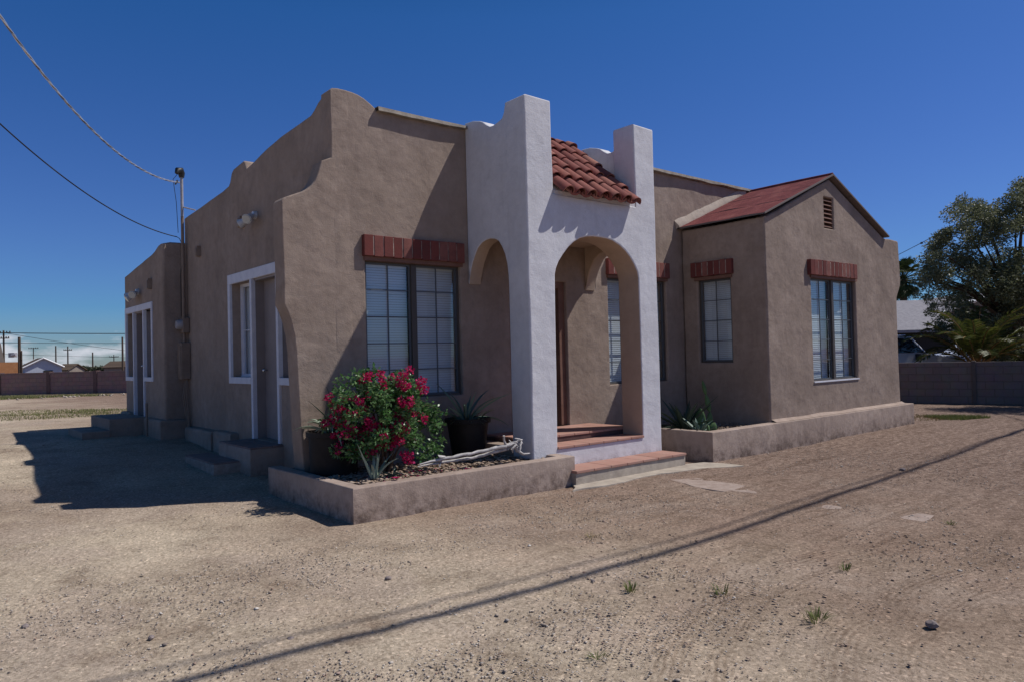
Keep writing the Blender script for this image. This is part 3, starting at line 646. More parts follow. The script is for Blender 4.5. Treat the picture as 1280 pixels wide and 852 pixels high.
def step(x0, x1, y0, y1, z, mt=M['tan'], tile=None, lip=.0):
    o = slab('step', rect(x0, x1, y0, y1), [], 'Z', z, z+.15, mt, house, .02, .004, x0*7)
    if tile:
        mb = MB(); nx = max(1, round((x1-x0)/.31)); ny = max(1, round((y1-y0)/.31)); wx, wy = (x1-x0+2*lip)/nx, (y1-y0+lip)/ny
        for i in range(nx):
            for j in range(ny): mb.box(x0-lip+i*wx+.005, x0-lip+(i+1)*wx-.005, y0-lip+j*wy+.005, y0-lip+(j+1)*wy-.005, z-.004, z+.022+random.uniform(-.0015, .0015))
        mb.build('tread', tile, o, bev=.004)
    return o
M['tread'] = mottled('worn_mauve_tread', (.20, .14, .125), (.27, .20, .18), 6, .85)
M['redpaint'] = mottled('dark_red_painted_tread', (.10, .055, .05), (.14, .08, .07), 6, .8)
step(-.80, -.452, 2.0, 3.3, .25, M['planter'], M['tread']); step(-.456, .15, 1.60, 2.85, .45, M['planter'], M['tread'])
step(-1.05, -.40, 7.05, 8.75, .62); step(-1.5, -1.06, 7.0, 8.4, .42)

# ---- porch
porch = slab('porch', [(tl, -.15), (tl, 4.835), (tl+.03, 4.853), (2.432, 4.848), (2.44, 4.83), (2.452, 3.66), (4.045, 3.66), (4.036, 4.82), (4.045, 4.845), (4.455, 4.835), (tr, 4.815), (tr, -.15)],
     [[(2.412, .405), (2.43, 1.6), (2.447, 2.62), (2.47, 2.70), (2.52, 2.79), (2.60, 2.885), (2.70, 2.985), (2.80, 3.06), (2.92, 3.12), (3.04, 3.15), (3.16, 3.162), (3.30, 3.162), (3.43, 3.155), (3.55, 3.135), (3.68, 3.085), (3.80, 3.015), (3.90, 2.93), (3.98, 2.835), (4.04, 2.74), (4.062, 2.65), (4.068, 1.6), (4.063, .405)]],
     'Y', -T, .39, M['white'], house, .022, .006, 11)
def paint(o, mat, test):
    o.data.materials.append(mat); k = len(o.data.materials)-1
    for p in o.data.polygons:
        if test(p.center, p.normal): p.material_index = k
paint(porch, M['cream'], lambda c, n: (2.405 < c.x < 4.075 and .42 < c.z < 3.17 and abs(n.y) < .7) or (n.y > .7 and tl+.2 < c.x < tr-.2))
sprof = [(-T+.004, 4.83), (-.90, 4.835), (-.865, 4.80), (-.845, 4.72), (-.81, 4.665), (-.74, 4.64), (-.62, 4.615), (-.55, 4.62), (-.48, 4.66), (-.40, 4.72), (-.33, 4.75), (-.18, 4.79), (-.004, 4.80)]
sarch = [(-.004, 2.588), (-.02, 2.59), (-.035, 2.68), (-.07, 2.79), (-.11, 2.88), (-.16, 2.96), (-.23, 3.055), (-.32, 3.11), (-.41, 3.135), (-.50, 3.142), (-.60, 3.125), (-.68, 3.085), (-.74, 3.01), (-.80, 2.90), (-.84, 2.77), (-.858, 2.62), (-.863, 2.4), (-.863, .45), (-.004, .45)]
out = [(-.004, -.15), (-T+.004, -.15)]+sprof+sarch
for xx, sgn in ((tl+.003, 1), (tr-.216, -1)):
    ps = slab('porch_side', out, [], 'X', xx, .213, M['white'], porch, .018, .003, 13)
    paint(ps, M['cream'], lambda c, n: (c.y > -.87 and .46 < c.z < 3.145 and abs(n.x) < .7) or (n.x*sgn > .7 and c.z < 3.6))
    paint(ps, M['tan'], lambda c, n: c.y > -.866 and c.z < .47 and n.z > -.5)  # tan on the white base below the side opening stands in for shade
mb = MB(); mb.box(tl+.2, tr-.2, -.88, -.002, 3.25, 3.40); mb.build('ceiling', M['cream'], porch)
mb = MB(); mb.box(tl+.21, tr-.21, -.87, -.003, -.1, .50); mb.build('porch_floor_base', M['redpaint'], porch)
def tiles(x0, x1, y0, y1, z, nx, ny, nm='floor_tiles'):
    mb = MB(); wx, wy = (x1-x0)/nx, (y1-y0)/ny
    for i in range(nx):
        for j in range(ny): mb.box(x0+i*wx+.004, x0+(i+1)*wx-.004, y0+j*wy+.004, y0+(j+1)*wy-.004, z-.03, z+random.uniform(-.0015, .0015))
    return mb.build(nm, M['floortile'], porch, bev=.004)
tiles(tl+.22, tr-.22, -.885, -.005, .525, 7, 3); tiles(2.405, 4.07, -T-.022, -.885, .432, 6, 1)
# front step
st = slab('step', rect(2.306, 4.452, -1.68, -T+.01), [], 'Z', .155, .30, M['concrete'], house, .012, .006, 21)
mb = MB()
for i in range(7):
    w = (4.46-2.30)/7; mb.box(2.30+i*w+.004, 2.30+(i+1)*w-.004, -1.70, -T-.003, .150, .182+random.uniform(-.001, .001))
mb.build('tread', M['floortile'], st, bev=.004)
# tiled awning roof between the pillars
def sl(y): return 3.585+(y+T+.18)*.84          # deck height along the slope
mb = MB(); mb.prism([(-T+.012, 3.50), (-T+.012, sl(-T)-.03), (-.02, sl(-.02)-.03), (-.02, 3.5)], lambda u, v, w: (w, u, v), 2.46, 4.04); mb.build('roof_deck', M['white'], porch)
ang = math.atan(.84); dv = Vector((0, math.cos(ang), math.sin(ang))); nv = Vector((0, -math.sin(ang), math.cos(ang)))
tmb = MB(); ncol = 7; pitch = 1.54/ncol; L_ = .41; step_ = .325
length = (0+T+.10)/math.cos(ang); nrow = int(length/step_)+1
for c in range(ncol):
    xc = 2.455+pitch*(c+.5)
    for r_ in range(nrow):
        s0 = r_*step_; base = Vector((xc+random.uniform(-.010, .010), -T-.11-random.uniform(0, .03), 0)); base.z = sl(-T-.11)-.01+random.uniform(-.006, .006)
        Ln = min(L_, length-s0)
        if Ln < .08: continue
        tw = random.uniform(-.02, .02)
        for conc in (0, 1):
            K = 9; vs = []
            for e, (ss, rr, lift) in enumerate(((s0, .098, .022), (s0+Ln, .080, .0))):
                for rad_ in (rr, rr-.014):
                    for k in range(K):
                        a = math.pi*k/(K-1)
                        if conc: cx_ = base.x+pitch/2; hh = .045-math.sin(a)*(rad_-.02)*.75-(.02 if rad_ == rr else 0)
                        else: cx_ = base.x; hh = math.sin(a)*rad_
                        q = Vector((cx_-math.cos(a)*rad_*(1 if not conc else .9)+tw*(ss-s0), base.y, base.z))+dv*(ss)+nv*(hh+lift+.02)
                        vs.append(q)
            fs = []
            for k in range(K-1):
                fs += [(k, k+1, 2*K+k+1, 2*K+k), (K+k, 3*K+k, 3*K+k+1, K+k+1), (k, K+k, K+k+1, k+1), (2*K+k, 2*K+k+1, 3*K+k+1, 3*K+k)]
            if conc and c == ncol-1: continue
            tmb.add(vs, fs)
tmb.build('roof_tiles', M['tile'], porch, smooth=40)
# ridge roll where the tiles meet the wall
mb = MB(); mb.tube([(2.80+i*.2, -.03, sl(-.03)+.02+.01*math.sin(i*2)) for i in range(6)], .05, 8); mb.build('ridge_tile', M['tile'], porch, smooth=50)

# ---- gable room
slab('gable_wall', [(gl+.003, -.15), (gl+.003, 3.70), (6.9, 3.79), (8.91, 4.625), (11.0, 3.76), (11.12, 3.735), (11.3, 3.745), (11.5, 3.74), (11.69, 3.73), (11.72, 3.70), (11.745, 3.3), (11.765, 2.95), (11.75, 2.84), (11.69, 2.74), (11.62, 2.65), (11.565, 2.57), (11.55, 2.4), (11.545, 1.2), (11.57, .3), (11.57, -.15)],
     [rect(8.15, 9.775, 1.02, WT), rect(8.69, 9.03, 3.73, 4.285)], 'Y', -G, .25, M['tan'], house, .028, .009, 17)
slab('gable_wall', [(-.02, -.15), (-.02, 3.74), (-G+.003, 3.74), (-G+.003, -.15)], [rect(-.984, -.324, 1.393, WT)], 'X', gl, .22, M['tan'], house, .028, .006, 18)
mb = MB(); mb.box(11.05, 11.3, -G+.2, .27, -.1, 3.72); mb.build('gable_wall', M['tan'], house)
window(house, 'Y', -G, 8.15, 9.775, 1.02, WT, 2, 2, 5); window(house, 'X', gl, -.984, -.324, 1.393, WT, 1, 2, 4)
mb = MB(); mb.box(8.13, 9.79, -G-.018, -G+.10, 1.0, 1.022); mb.build('window_sill', M['trim'], house)
# louvred vent
vn = MB(); vn.box(8.685, 8.70, -G+.03, -G+.2, 3.73, 4.285); vn.box(9.02, 9.035, -G+.03, -G+.2, 3.73, 4.285)
for i in range(7):
    z = 3.75+i*.078; vn.add([(8.70, -G+.02, z), (9.02, -G+.02, z), (9.02, -G+.09, z+.055), (8.70, -G+.09, z+.055), (8.70, -G+.02, z+.012), (9.02, -G+.02, z+.012), (9.02, -G+.09, z+.067), (8.70, -G+.09, z+.067)],
           [(0, 1, 2, 3), (4, 5, 6, 7), (0, 1, 5, 4), (2, 3, 7, 6), (0, 3, 7, 4), (1, 2, 6, 5)])
v_ = vn.build('gable_vent', M['redwood'], house); mb = MB(); mb.box(8.68, 9.04, -G+.19, -G+.21, 3.72, 4.29); mb.build('vent_backing', M['dark'], v_)
# red roof: two slopes with lapped courses
rs = MB(); zr, ze = 4.70, 3.77; xr = 8.91
for side, xe in ((-1, 6.60), (1, 11.13)):
    nC = 3
    for k in range(nC):
        t0, t1 = k/nC, (k+1)/nC+.02
        x0, z0 = xe+(xr-xe)*t0, ze+(zr-ze)*t0; x1, z1 = xe+(xr-xe)*min(t1, 1), ze+(zr-ze)*min(t1, 1)
        ny = 14
        for j in range(ny):
            y0 = -G-.07+(G+.14)*j/ny; y1 = -G-.07+(G+.14)*(j+1)/ny
            w0 = .014*noise.noise(Vector((k*3.1, y0*2.5, side))); w1 = .014*noise.noise(Vector((k*3.1, y1*2.5, side)))
            up = .010
            rs.add([(x0, y0, z0+up+w0), (x0, y1, z0+up+w1), (x1, y1, z1+.002), (x1, y0, z1+.002), (x0, y0, z0-.018), (x0, y1, z0-.018), (x1, y1, z1-.028), (x1, y0, z1-.028)],
                   [(0, 1, 2, 3), (0, 1, 5, 4), (4, 5, 6, 7), (0, 3, 7, 4), (1, 2, 6, 5)])
rf = rs.build('gable_roof', M['redroof'], house)
rf.data.materials.append(M['verge'])
for p_ in rf.data.polygons:
    if p_.normal.z < .5: p_.material_index = 1
mb = MB(); mb.tube([(xr, -G-.07, zr+.0), (xr, -.8, zr+.005), (xr, .05, zr)], .035, 8); mb.build('ridge_cap', M['redroof'], rf, smooth=50)
mb = MB()
for xe in (6.61, 11.12): mb.prism([(xe, ze-.018), (xr, zr-.022), (xr, zr+.010), (xe, ze+.010)], lambda u, v, w: (u, w, v), -G-.085, -G-.068)
mb.build('verge_board', M['verge'], rf)
# cement fillet where the red roof meets the main wall
mb = MB(); n = 26
for i in range(n):
    a, b = i/n, (i+1)/n
    def P_(t): 
        x = 6.60+(8.78-6.60)*t; z = 3.785+(4.68-3.785)*t; hh = .12-.05*t+.022*noise.noise(Vector((t*9, 1, 0))); dd = .075-.03*t+.02*noise.noise(Vector((t*7, 4, 0)))
        return (x, -dd, z+.018), (x-.05, -.004, z+hh), (x, -.004, z-.03), (x, -dd, z-.03)
    p0, p1 = P_(a), P_(b); mb.add(list(p0)+list(p1), [(0, 4, 5, 1), (0, 3, 7, 4), (1, 5, 6, 2)]+([(0, 1, 2, 3)] if i == 0 else []))
mb.build('cement_fillet', M['fillet'], house, smooth=60)

# ------------------------------------------------------------------ planters
def ring(name, poly, z, parent, seed): return slab(name, poly, [], 'Z', z, z+.15, M['planter'], parent, .016, .008, seed)
pl1 = thing('raised_planter', 'long low stucco planter under the big left window, filled with rock mulch', 'planter', (.8, -1.6, 0))
ring('planter_wall', [(-.635, .53), (-.635, -1.604), (2.365, -1.604), (2.365, -T-.004), (2.20, -T-.004), (2.20, -1.45), (-.485, -1.45), (-.485, .53)], .356, pl1, 31)
def soil(parent, x0, x1, y0, y1, z, amp=.03):
    mb = MB(); nx, ny = max(2, int((x1-x0)/.08)), max(2, int((y1-y0)/.08))
    vs = [(x0+(x1-x0)*i/nx, y0+(y1-y0)*j/ny, z+amp*noise.noise(Vector((i*.35, j*.35, z*9)))) for j in range(ny+1) for i in range(nx+1)]
    mb.add(vs, [(j*(nx+1)+i, j*(nx+1)+i+1, (j+1)*(nx+1)+i+1, (j+1)*(nx+1)+i) for j in range(ny) for i in range(nx)])
    mb.build('soil', M['soil'], parent, smooth=60)
soil(pl1, -.49, 2.21, -1.455, -.003, .30); soil(pl1, -.49, -.1, -.004, .52, .30)
def mulch(x0, x1, y0, y1, z, n, label, smax=.03):
    P = np.stack([x0+(x1-x0)*RNG.random(n), y0+(y1-y0)*RNG.random(n), z+.03*RNG.random(n)], 1); S = .008+(smax-.008)*RNG.random(n)**1.6
    o = stones('rock_mulch', P, S, M['chip'], .32); tag(o, label, 'rock mulch', None, 'stuff')
mulch(-.46, 2.18, -1.44, -.2, .300, 3000, 'brown and tan rock mulch filling the left planter', .05)
pl2 = thing('raised_planter', 'long low stucco planter wrapping the gabled room, cacti at its left end', 'planter', (8.4, -1.7, 0))
ring('planter_wall', [(4.98, -.004), (4.98, -1.773), (11.893, -1.773), (11.893, -.4), (11.60, -.4), (11.60, -1.6), (5.13, -1.60), (5.13, -.004)], .4265, pl2, 37)
mb = MB(); n = 40     # sloped plaster skirt between ledge and gable wall
for i in range(n):
    def Q(t):
        x = 6.75+(11.62-6.75)*t; k = noise.noise(Vector((x*1.5, 2, 0))); return (x, -1.745+.01*k, .431), (x, -1.650, .47+.02*k), (x, -1.64, .40)
    a, b = Q(i/n), Q((i+1)/n); mb.add(list(a)+list(b), [(0, 3, 4, 1), (1, 4, 5, 2)])
mb.build('plaster_skirt', M['planter'], pl2, smooth=60)
soil(pl2, 5.12, 6.74, -1.61, -.003, .36)
mulch(5.15, 6.7, -1.57, -.05, .37, 1800, 'rock mulch in the cactus end of the right planter', .028)

# ------------------------------------------------------------------ plants
def blade(mb, base, az, length, width, up, curl, n=8, thick=.012, channel=.25, twist=0):
    """thick succulent leaf: starts at elevation `up` (rad) and droops by `curl`"""
    p = Vector(base); e = up; h = Vector((math.cos(az), math.sin(az), 0)); side = Vector((-math.sin(az), math.cos(az), 0)); rows = []
    for i in range(n+1):
        t = i/n; w = width*(.55+.9*t*(1-t)*1.6)*(1-t**3.2) if t < 1 else .0015
        d = h*math.cos(e)+Vector((0, 0, 1))*math.sin(e); nn = side.cross(d).normalized()*-1
        nn = d.cross(side).normalized()*-1 if nn.z < 0 else nn
        th = thick*(1-t*.85)
        rows.append([p-side*w+nn*w*channel*2, p+nn*0+nn*th*.2, p+side*w+nn*w*channel*2, p-nn*th])
        p = p+d*(length/n); e -= curl/n
    vs = [v for r_ in rows for v in r_]; fs = []
    for i in range(n):
        o = i*4; fs += [(o, o+1, o+5, o+4), (o+1, o+2, o+6, o+5), (o+2, o+3, o+7, o+6), (o+3, o, o+4, o+7)]
    fs.append((0, 3, 2, 1)); mb.add(vs, fs)
def agave(loc, n, length, width, mat, label, group=None, upr=(.35, 1.45), curl=(.2, .8), seed=1, name='agave', root=None, azr=None, thick=.014):
    random.seed(seed); mb = MB()
    for i in range(n):
        az = i*2.39996+random.uniform(-.2, .2); t = i/max(1, n-1); e = upr[1]+(upr[0]-upr[1])*t+random.uniform(-.12, .12)
        blade(mb, Vector(loc)+Vector((math.cos(az), math.sin(az), 0))*.03, az, length*random.uniform(.75, 1.08)*(.75+.35*min(1, t*2)), width*random.uniform(.85, 1.1), e, random.uniform(*curl), 9, thick)
    if root is None:
        o = mb.build(name, mat, None, loc, smooth=45); tag(o, label, 'plant', group); return o
    return mb.build(name, mat, root, smooth=45)
def pot(loc, r1, r0, h, label, n=36, rimn=.02, square=False):
    t = thing('plant_pot', label, 'plant pot', loc, 'dark plastic plant pots in the left planter'); mb = MB()
    k = 4 if square else n
    prof = [(r0*.2, 0), (r0, 0), (r1*.97, h*.88), (r1+rimn, h*.89), (r1+rimn, h), (r1-.01, h), (r1-.02, h-.05)]
    mb.lathe(prof, loc, n); mb.build('pot_body', M['pot'], t, smooth=40)
    mb = MB(); mb.lathe([(0, h-.045), (r1*.6, h-.04), (r1-.012, h-.05)], loc, n); mb.build('soil', M['soil'], t); return t
# left: black pot with pale agave against the wing wall
PA = Vector((-.19, -.30, .30))
pot(PA, .29, .26, .50, 'dark round pot at the left corner, holding the pale agave beside the bougainvillea')
agave(PA+Vector((-.05, -.03, .47)), 17, .40, .030, M['agavepale'], 'pale striped agave in the dark pot left of the bougainvillea', 'agaves in the left planter', (.25, 1.3), (.6, 1.5), 5)
agave(PA+Vector((.16, .08, .47)), 12, .55, .020, M['agavedark'], 'dark narrow leaved yucca behind the pale agave, mostly hidden by the bougainvillea', None, (.7, 1.5), (.1, .5), 6, 'yucca')
# right: dark pot with agave in the shade by the porch
PB = Vector((1.60, -.45, .30))
pot(PB, .275, .20, .52, 'dark tapered pot in the shade beside the porch pillar, holding a dark agave')
agave(PB+Vector((-.03, 0, .48)), 15, .62, .028, M['agave'], 'tall grey agave in the pot beside the porch pillar', 'agaves in the left planter', (.3, 1.4), (.2, 1.3), 8)
mb = MB(); random.seed(4)
for i in range(60):
    a = random.random()*6.28; b = PB+Vector((math.cos(a)*.15, math.sin(a)*.15, .48)); blade(mb, b, a, random.uniform(.12, .28), .008, random.uniform(.2, 1.1), .9, 4, .003)
o = mb.build('trailing_succulent', M['olive'], None, PB+Vector((0, 0, .48)), smooth=45); tag(o, 'low trailing plant spilling from the pot by the porch, around the agave', 'plant')
# small agave at the front of the planter
PC = atz(468, 597, .33); agave(PC, 9, .37, .021, M['agavepale'], 'small blue-grey agave on the rock mulch in front of the bougainvillea', 'agaves in the left planter', (.85, 1.45), (-.1, .9), 12)
mb = MB(); random.seed(9)
for i in range(22):
    a = random.random()*6.28; blade(mb, PC+Vector((.22, -.02, 0)), a, random.uniform(.08, .2), .012, random.uniform(.1, .9), .5, 4, .004)
o = mb.build('seedling_plant', M['agave'], None, PC+Vector((.22, -.02, 0))); tag(o, 'tiny grey-green plant just right of the small front agave', 'plant')

# bougainvillea
def leafcloud(centers, n, size, mat, name, root, seed, aspect=.55, orient_out=None, jitter_=.05):
    rs = np.random.default_rng(seed); cs = np.array([c[:3] for c in centers], float); rr = np.array([c[3] for c in centers], float)
    w = rr**2; idx = rs.choice(len(cs), n, p=w/w.sum()); d = rs.normal(size=(n, 3)); d /= np.linalg.norm(d, axis=1)[:, None]
    P = cs[idx]+d*(rr[idx]*rs.random(n)**.38)[:, None]
    a = rs.normal(size=(n, 3)); a[:, 2] = a[:, 2]*.6; a = a+d*.6; a /= np.linalg.norm(a, axis=1)[:, None]
    b = np.cross(a, rs.normal(size=(n, 3))); b /= np.linalg.norm(b, axis=1)[:, None]; c = np.cross(a, b)
    s = size*(.6+.8*rs.random(n))[:, None]
    V = np.zeros((n, 4, 3)); V[:, 0] = P; V[:, 1] = P+a*s*.5+b*s*aspect*.5+c*s*.06; V[:, 2] = P+a*s; V[:, 3] = P+a*s*.5-b*s*aspect*.5+c*s*.06
    return numpy_mesh(name, V.reshape(-1, 3), np.arange(n*4).reshape(n, 4), mat, parent=root)
BG = Vector((.22, -.72, .30))
bg = thing('bougainvillea', 'large bushy bougainvillea with magenta flowers in front of the left window', 'shrub', BG)
random.seed(21); cl = []
for i in range(95):
    a = random.random()*6.28; e = random.uniform(-.75, 1.35); k = random.uniform(.50, 1.08)
    c = Vector((.20+math.cos(a)*math.cos(e)*.60*k, -.72+math.sin(a)*math.cos(e)*.46*k, .88+math.sin(e)*.50*k))
    cl.append((c.x, c.y, c.z, random.uniform(.05, .12)))
for q in ((.45, -.72, 1.38), (.55, -.75, 1.30), (.66, -.72, 1.22), (.80, -.75, .95), (.86, -.8, .80), (-.38, -.85, 1.2), (-.30, -.75, 1.33), (.1, -.7, 1.42), (-.12, -.78, 1.40), (.78, -.95, .62), (.70, -1.0, .52), (.55, -1.05, .52)): cl.append((*q, .10))
leafcloud(cl, 7600, .050, M['leaf'], 'foliage', bg, 3)
fl = []
for px, py in ((512, 462), (503, 470), (498, 478), (507, 482), (526, 478), (530, 487), (460, 470), (475, 468), (478, 478), (430, 498), (412, 497), (420, 510), (428, 512), (432, 523), (450, 503), (447, 500), (418, 523), (438, 532), (432, 541), (424, 556), (418, 545), (460, 524), (463, 530), (473, 535), (480, 528), (488, 524), (492, 530), (500, 524), (507, 507), (514, 500), (512, 508), (502, 500), (505, 535), (490, 545), (478, 552), (487, 554), (498, 550), (506, 568), (512, 572), (440, 560), (455, 540), (530, 522), (496, 516), (421, 530), (445, 545), (435, 515)):
    q = at(px, py, 0); depth = (BG-CAM).dot(fw)-.30+random.uniform(-.06, .12); q = at(px, py, depth); fl.append((q.x, q.y, q.z, random.uniform(.035, .07)))
for i in range(46):
    c = random.choice(cl[:95]); fl.append((c[0]+random.uniform(-.05, .05), c[1]-.03, c[2], random.uniform(.03, .05)))
leafcloud(fl, 4200, .028, M['flower'], 'flowers', bg, 5, .9)
canes = MB(); random.seed(88); cl3 = []
for i in range(26):
    a = random.uniform(-1.9, 2.3); el_ = random.uniform(.1, 1.3) if a < 1.4 else random.uniform(.8, 1.3); R_ = random.uniform(.52, .80); b0 = Vector((BG.x, BG.y, .5)); tip = Vector((.12+math.cos(a)*math.cos(el_)*R_, -.72+math.sin(a)*math.cos(el_)*R_*.72, .80+math.sin(el_)*R_*.78)); tip2 = tip+Vector((math.cos(a)*.12, math.sin(a)*.08, -.04))
    md = b0.lerp(tip, .6)+Vector((0, 0, .10)); canes.tube([b0, md, tip, tip2], [.008, .006, .004, .002], 5)
    for k in range(5):
        q = md.lerp(tip2, .35+.65*k/4); cl3.append((q.x, q.y, q.z, .045))
canes.build('canes', M['bark'], bg, smooth=60); leafcloud(cl3, 1500, .050, M['leaf'], 'cane_leaves', bg, 9)
mb = MB()
for i in range(16):
    c = cl[i*5]; e = Vector(c[:3]); b = Vector((BG.x+random.uniform(-.04, .04), BG.y+random.uniform(-.04, .04), .26)); md = b.lerp(e, .5)+Vector((0, 0, .12)); mb.tube([b, md, e], [.012, .008, .004], 6)
mb.build('branches', M['bark'], bg, smooth=60)
for i, (px, py, z) in enumerate([(495, 599, .36)]):
    q = atz(px, py, z); mb = MB()
    for k in range(7): blade(mb, q+Vector((0, 0, .01)), k*.9, .05, .016, .5, .6, 3, .002)
    o = mb.build('fallen_flower', M['flower'], None, q); tag(o, 'magenta flower fallen on the mulch beside the small agave', 'flower')

P = np.stack([-.2+1.2*RNG.random(45), -1.42+.5*RNG.random(45), np.full(45, .345)], 1)
o = stones('fallen_petals', P, .012+.012*RNG.random(45), M['flower'], .15); tag(o, 'magenta petals fallen on the mulch below the bougainvillea', 'petals', None, 'stuff')
# weathered cactus skeletons lying on the mulch
def deadwood(P, R, extra, name, label):
    mb = MB(); Q = []; RR = []
    for i in range(len(P)-1):
        a, b = Vector(P[i]), Vector(P[i+1])
        for k in range(6):
            t = k/6; q = a.lerp(b, t)+Vector((0, random.uniform(-.006, .006), random.uniform(-.006, .006))); Q.append(q); RR.append((R[i]*(1-t)+R[i+1]*t)*random.uniform(.85, 1.15))
    Q.append(Vector(P[-1])); RR.append(R[-1]); mb.tube(Q, RR, 8)
    for e in extra: mb.tube([Vector(x) for x in e[0]], e[1], 7)
    o = mb.build(name, M['silver'], None, Q[0], smooth=50); tag(o, label, 'dead wood', 'weathered branches lying in the left planter'); return o
def dp(px, py, y):        # point on the mulch at world Y=y
    d = fw+cr*((px-640)/F)-cu*((py-426)/F); return CAM+d*((y-CAM.y)/d.y)
random.seed(3)
A = [dp(524, 580, -1.15), dp(553, 573, -1.2), dp(590, 566, -1.25), dp(632, 557, -1.33), dp(640, 554, -1.34)]
B = [dp(522, 583, -1.12), dp(552, 577, -1.16), dp(590, 572, -1.2), dp(634, 560, -1.30), dp(648, 552, -1.33)]
deadwood(A, [.010, .017, .020, .022, .025], [([dp(633, 557, -1.33), dp(630, 550, -1.33), dp(630, 544, -1.35)], [.016, .014, .014])], 'dead_branch', 'upper of two silvery dead branches lying along the planter, with an upright prong')
C_ = dp(644, 556, -1.32); ex = []
for i in range(16):
    a = random.random()*6.28; c1 = C_+Vector((random.uniform(-.07, .05), random.uniform(-.05, .05), random.uniform(-.04, .05)))
    ex.append(([c1+Vector((math.cos(a)*.07, math.sin(a)*.03, math.sin(a)*.05)), c1+Vector((0, -.03, .02)), c1-Vector((math.cos(a)*.07, 0, math.sin(a)*.05))], [.008, .012, .007]))
ex.append(([C_, dp(648, 563, -1.36), dp(654, 567, -1.38), dp(662, 566, -1.38)], [.022, .018, .016, .008]))
ex.append(([dp(552, 574, -1.18), dp(549, 570, -1.2), dp(556, 571, -1.2)], [.022, .026, .02]))
ex.append(([dp(552, 574, -1.18), dp(549, 583, -1.2)], [.012, .008]))
deadwood(B, [.008, .015, .020, .020, .018], ex, 'dead_branch', 'lower silvery dead branch in the planter, ending in a knotted root ball on the right')

# cactus corner of the right planter
def pads(mb, base, az, chain):
    """chain of flat pads: (height, width, lean)"""
    p = Vector(base); s = Vector((math.cos(az), math.sin(az), 0)); nn = Vector((-math.sin(az), math.cos(az), 0))
    for h, w, lean in chain:
        up = (Vector((0, 0, 1))+s*lean).normalized(); rows = []; K = 12
        ax = up.cross(nn).normalized()
        for i in range(9):
            t = i/8; ww = w*math.sin(math.pi*min(1, max(0.02, t**.8)))**.6; th = .018*math.sin(math.pi*max(.03, min(.97, t)))**.5+.004
            c = p+up*h*t; rows.append([c+ax*math.cos(6.2832*k/K)*ww*.5+nn*math.sin(6.2832*k/K)*th for k in range(K)])
        vs = [v for r_ in rows for v in r_]; fs = [(i*K+k, i*K+(k+1) % K, (i+1)*K+(k+1) % K, (i+1)*K+k) for i in range(8) for k in range(K)]+[tuple(range(K))[::-1], tuple(8*K+k for k in range(K))]
        mb.add(vs, fs); p = p+up*h*.94
def cactus(loc, az, chains, label):
    mb = MB()
    for da, off, ch in chains: pads(mb, Vector(loc)+Vector(off), az+da, ch)
    o = mb.build('prickly_pear', M['cactus'], None, loc, smooth=60); tag(o, label, 'cactus', 'prickly pears in the right planter')
VX = math.atan2(cr.y, cr.x)
cactus((5.93, -1.05, .34), VX+.3, [(0, (0, 0, 0), [(.30, .12, .05), (.30, .10, -.22), (.24, .07, -.25)])], 'tall thin prickly pear with stacked pads, rightmost plant of the cactus planter')
cactus((5.62, -1.1, .34), VX-.2, [(0, (0, 0, 0), [(.38, .18, 0)]), (.9, (-.04, .05, 0), [(.2, .12, -.2)])], 'short prickly pear with one broad pad beside the dark agave')
cactus((5.30, -1.46, .36), VX+.2, [(0, (.1, 0, 0), [(.17, .13, .35)]), (1.2, (.02, 0, 0), [(.13, .11, -.1)])], 'low sunlit prickly pear pad at the corner of the right planter')
agave((5.42, -.95, .36), 20, .62, .045, M['agavedark'], 'large dark agave beside the white porch pillar in the right planter', 'agaves in the right planter', (.25, 1.45), (.1, .5), 31)
agave((5.30, -1.32, .36), 14, .34, .03, M['agave'], 'smaller blue-grey agave in front of the dark one in the right planter', 'agaves in the right planter', (.3, 1.3), (.1, .4), 33)
P = atz(897, 529, .42)
for i, (dx, dy, s, lb) in enumerate([(.0, .05, .06, 'white rock on the soil at the corner of the right planter'), (-.22, -.03, .04, 'pale rock between the sunlit prickly pear and the small agave')]):
    import bmesh
    bm = bmesh.new(); bmesh.ops.create_icosphere(bm, subdivisions=2, radius=s)
    for v in bm.verts: v.co *= 1+.4*noise.noise(v.co*22); v.co.z *= .6
    me = bpy.data.meshes.new('rock'); bm.to_mesh(me); bm.free(); q = Vector((P.x+dx, P.y+dy, .40)); me.transform(Matrix.Translation(q))
    o = link_mesh('rock', me, M['fillet'], None, q); tag(o, lb, 'rock')

# ------------------------------------------------------------------ things fixed to the left wall
def floodlight(X, y, z, nheads, boxy, label):
    t = thing('floodlight', label, 'floodlight', (X, y, z), 'floodlights on the left side of the house')
    mb = MB(); mb.lathe([(0, -.05), (.055, -.05), (.06, -.02), (.06, .01)], (X, y, z), 16, 'X'); mb.build('mount', M['lampwhite'], t, smooth=40)
    for i in range(nheads):
        a = (i-(nheads-1)/2)*1.0; h = MB(); d = Vector((-.55, math.sin(a)*.9, -.35)).normalized(); c = Vector((X-.07, y+math.sin(a)*.10, z-.02-.03*(i % 2)))
        h.tube([c-d*.02, c+d*.04, c+d*.09, c+d*.17], [.025, .045, .05, .072], 14); hd = h.build('lamp_head', M['lampwhite'], t, smooth=40)
        g = MB(); g.tube([c+d*.165, c+d*.18], [.068, .06], 14); g.build('lens', M['lampglass'], hd, smooth=40)
floodlight(0, 2.45, 3.73, 2, True, 'twin white floodlight high on the shaded wall beside the near side door')
floodlight(BX, 7.66, 3.03, 3, True, 'triple floodlight above the rear side door')
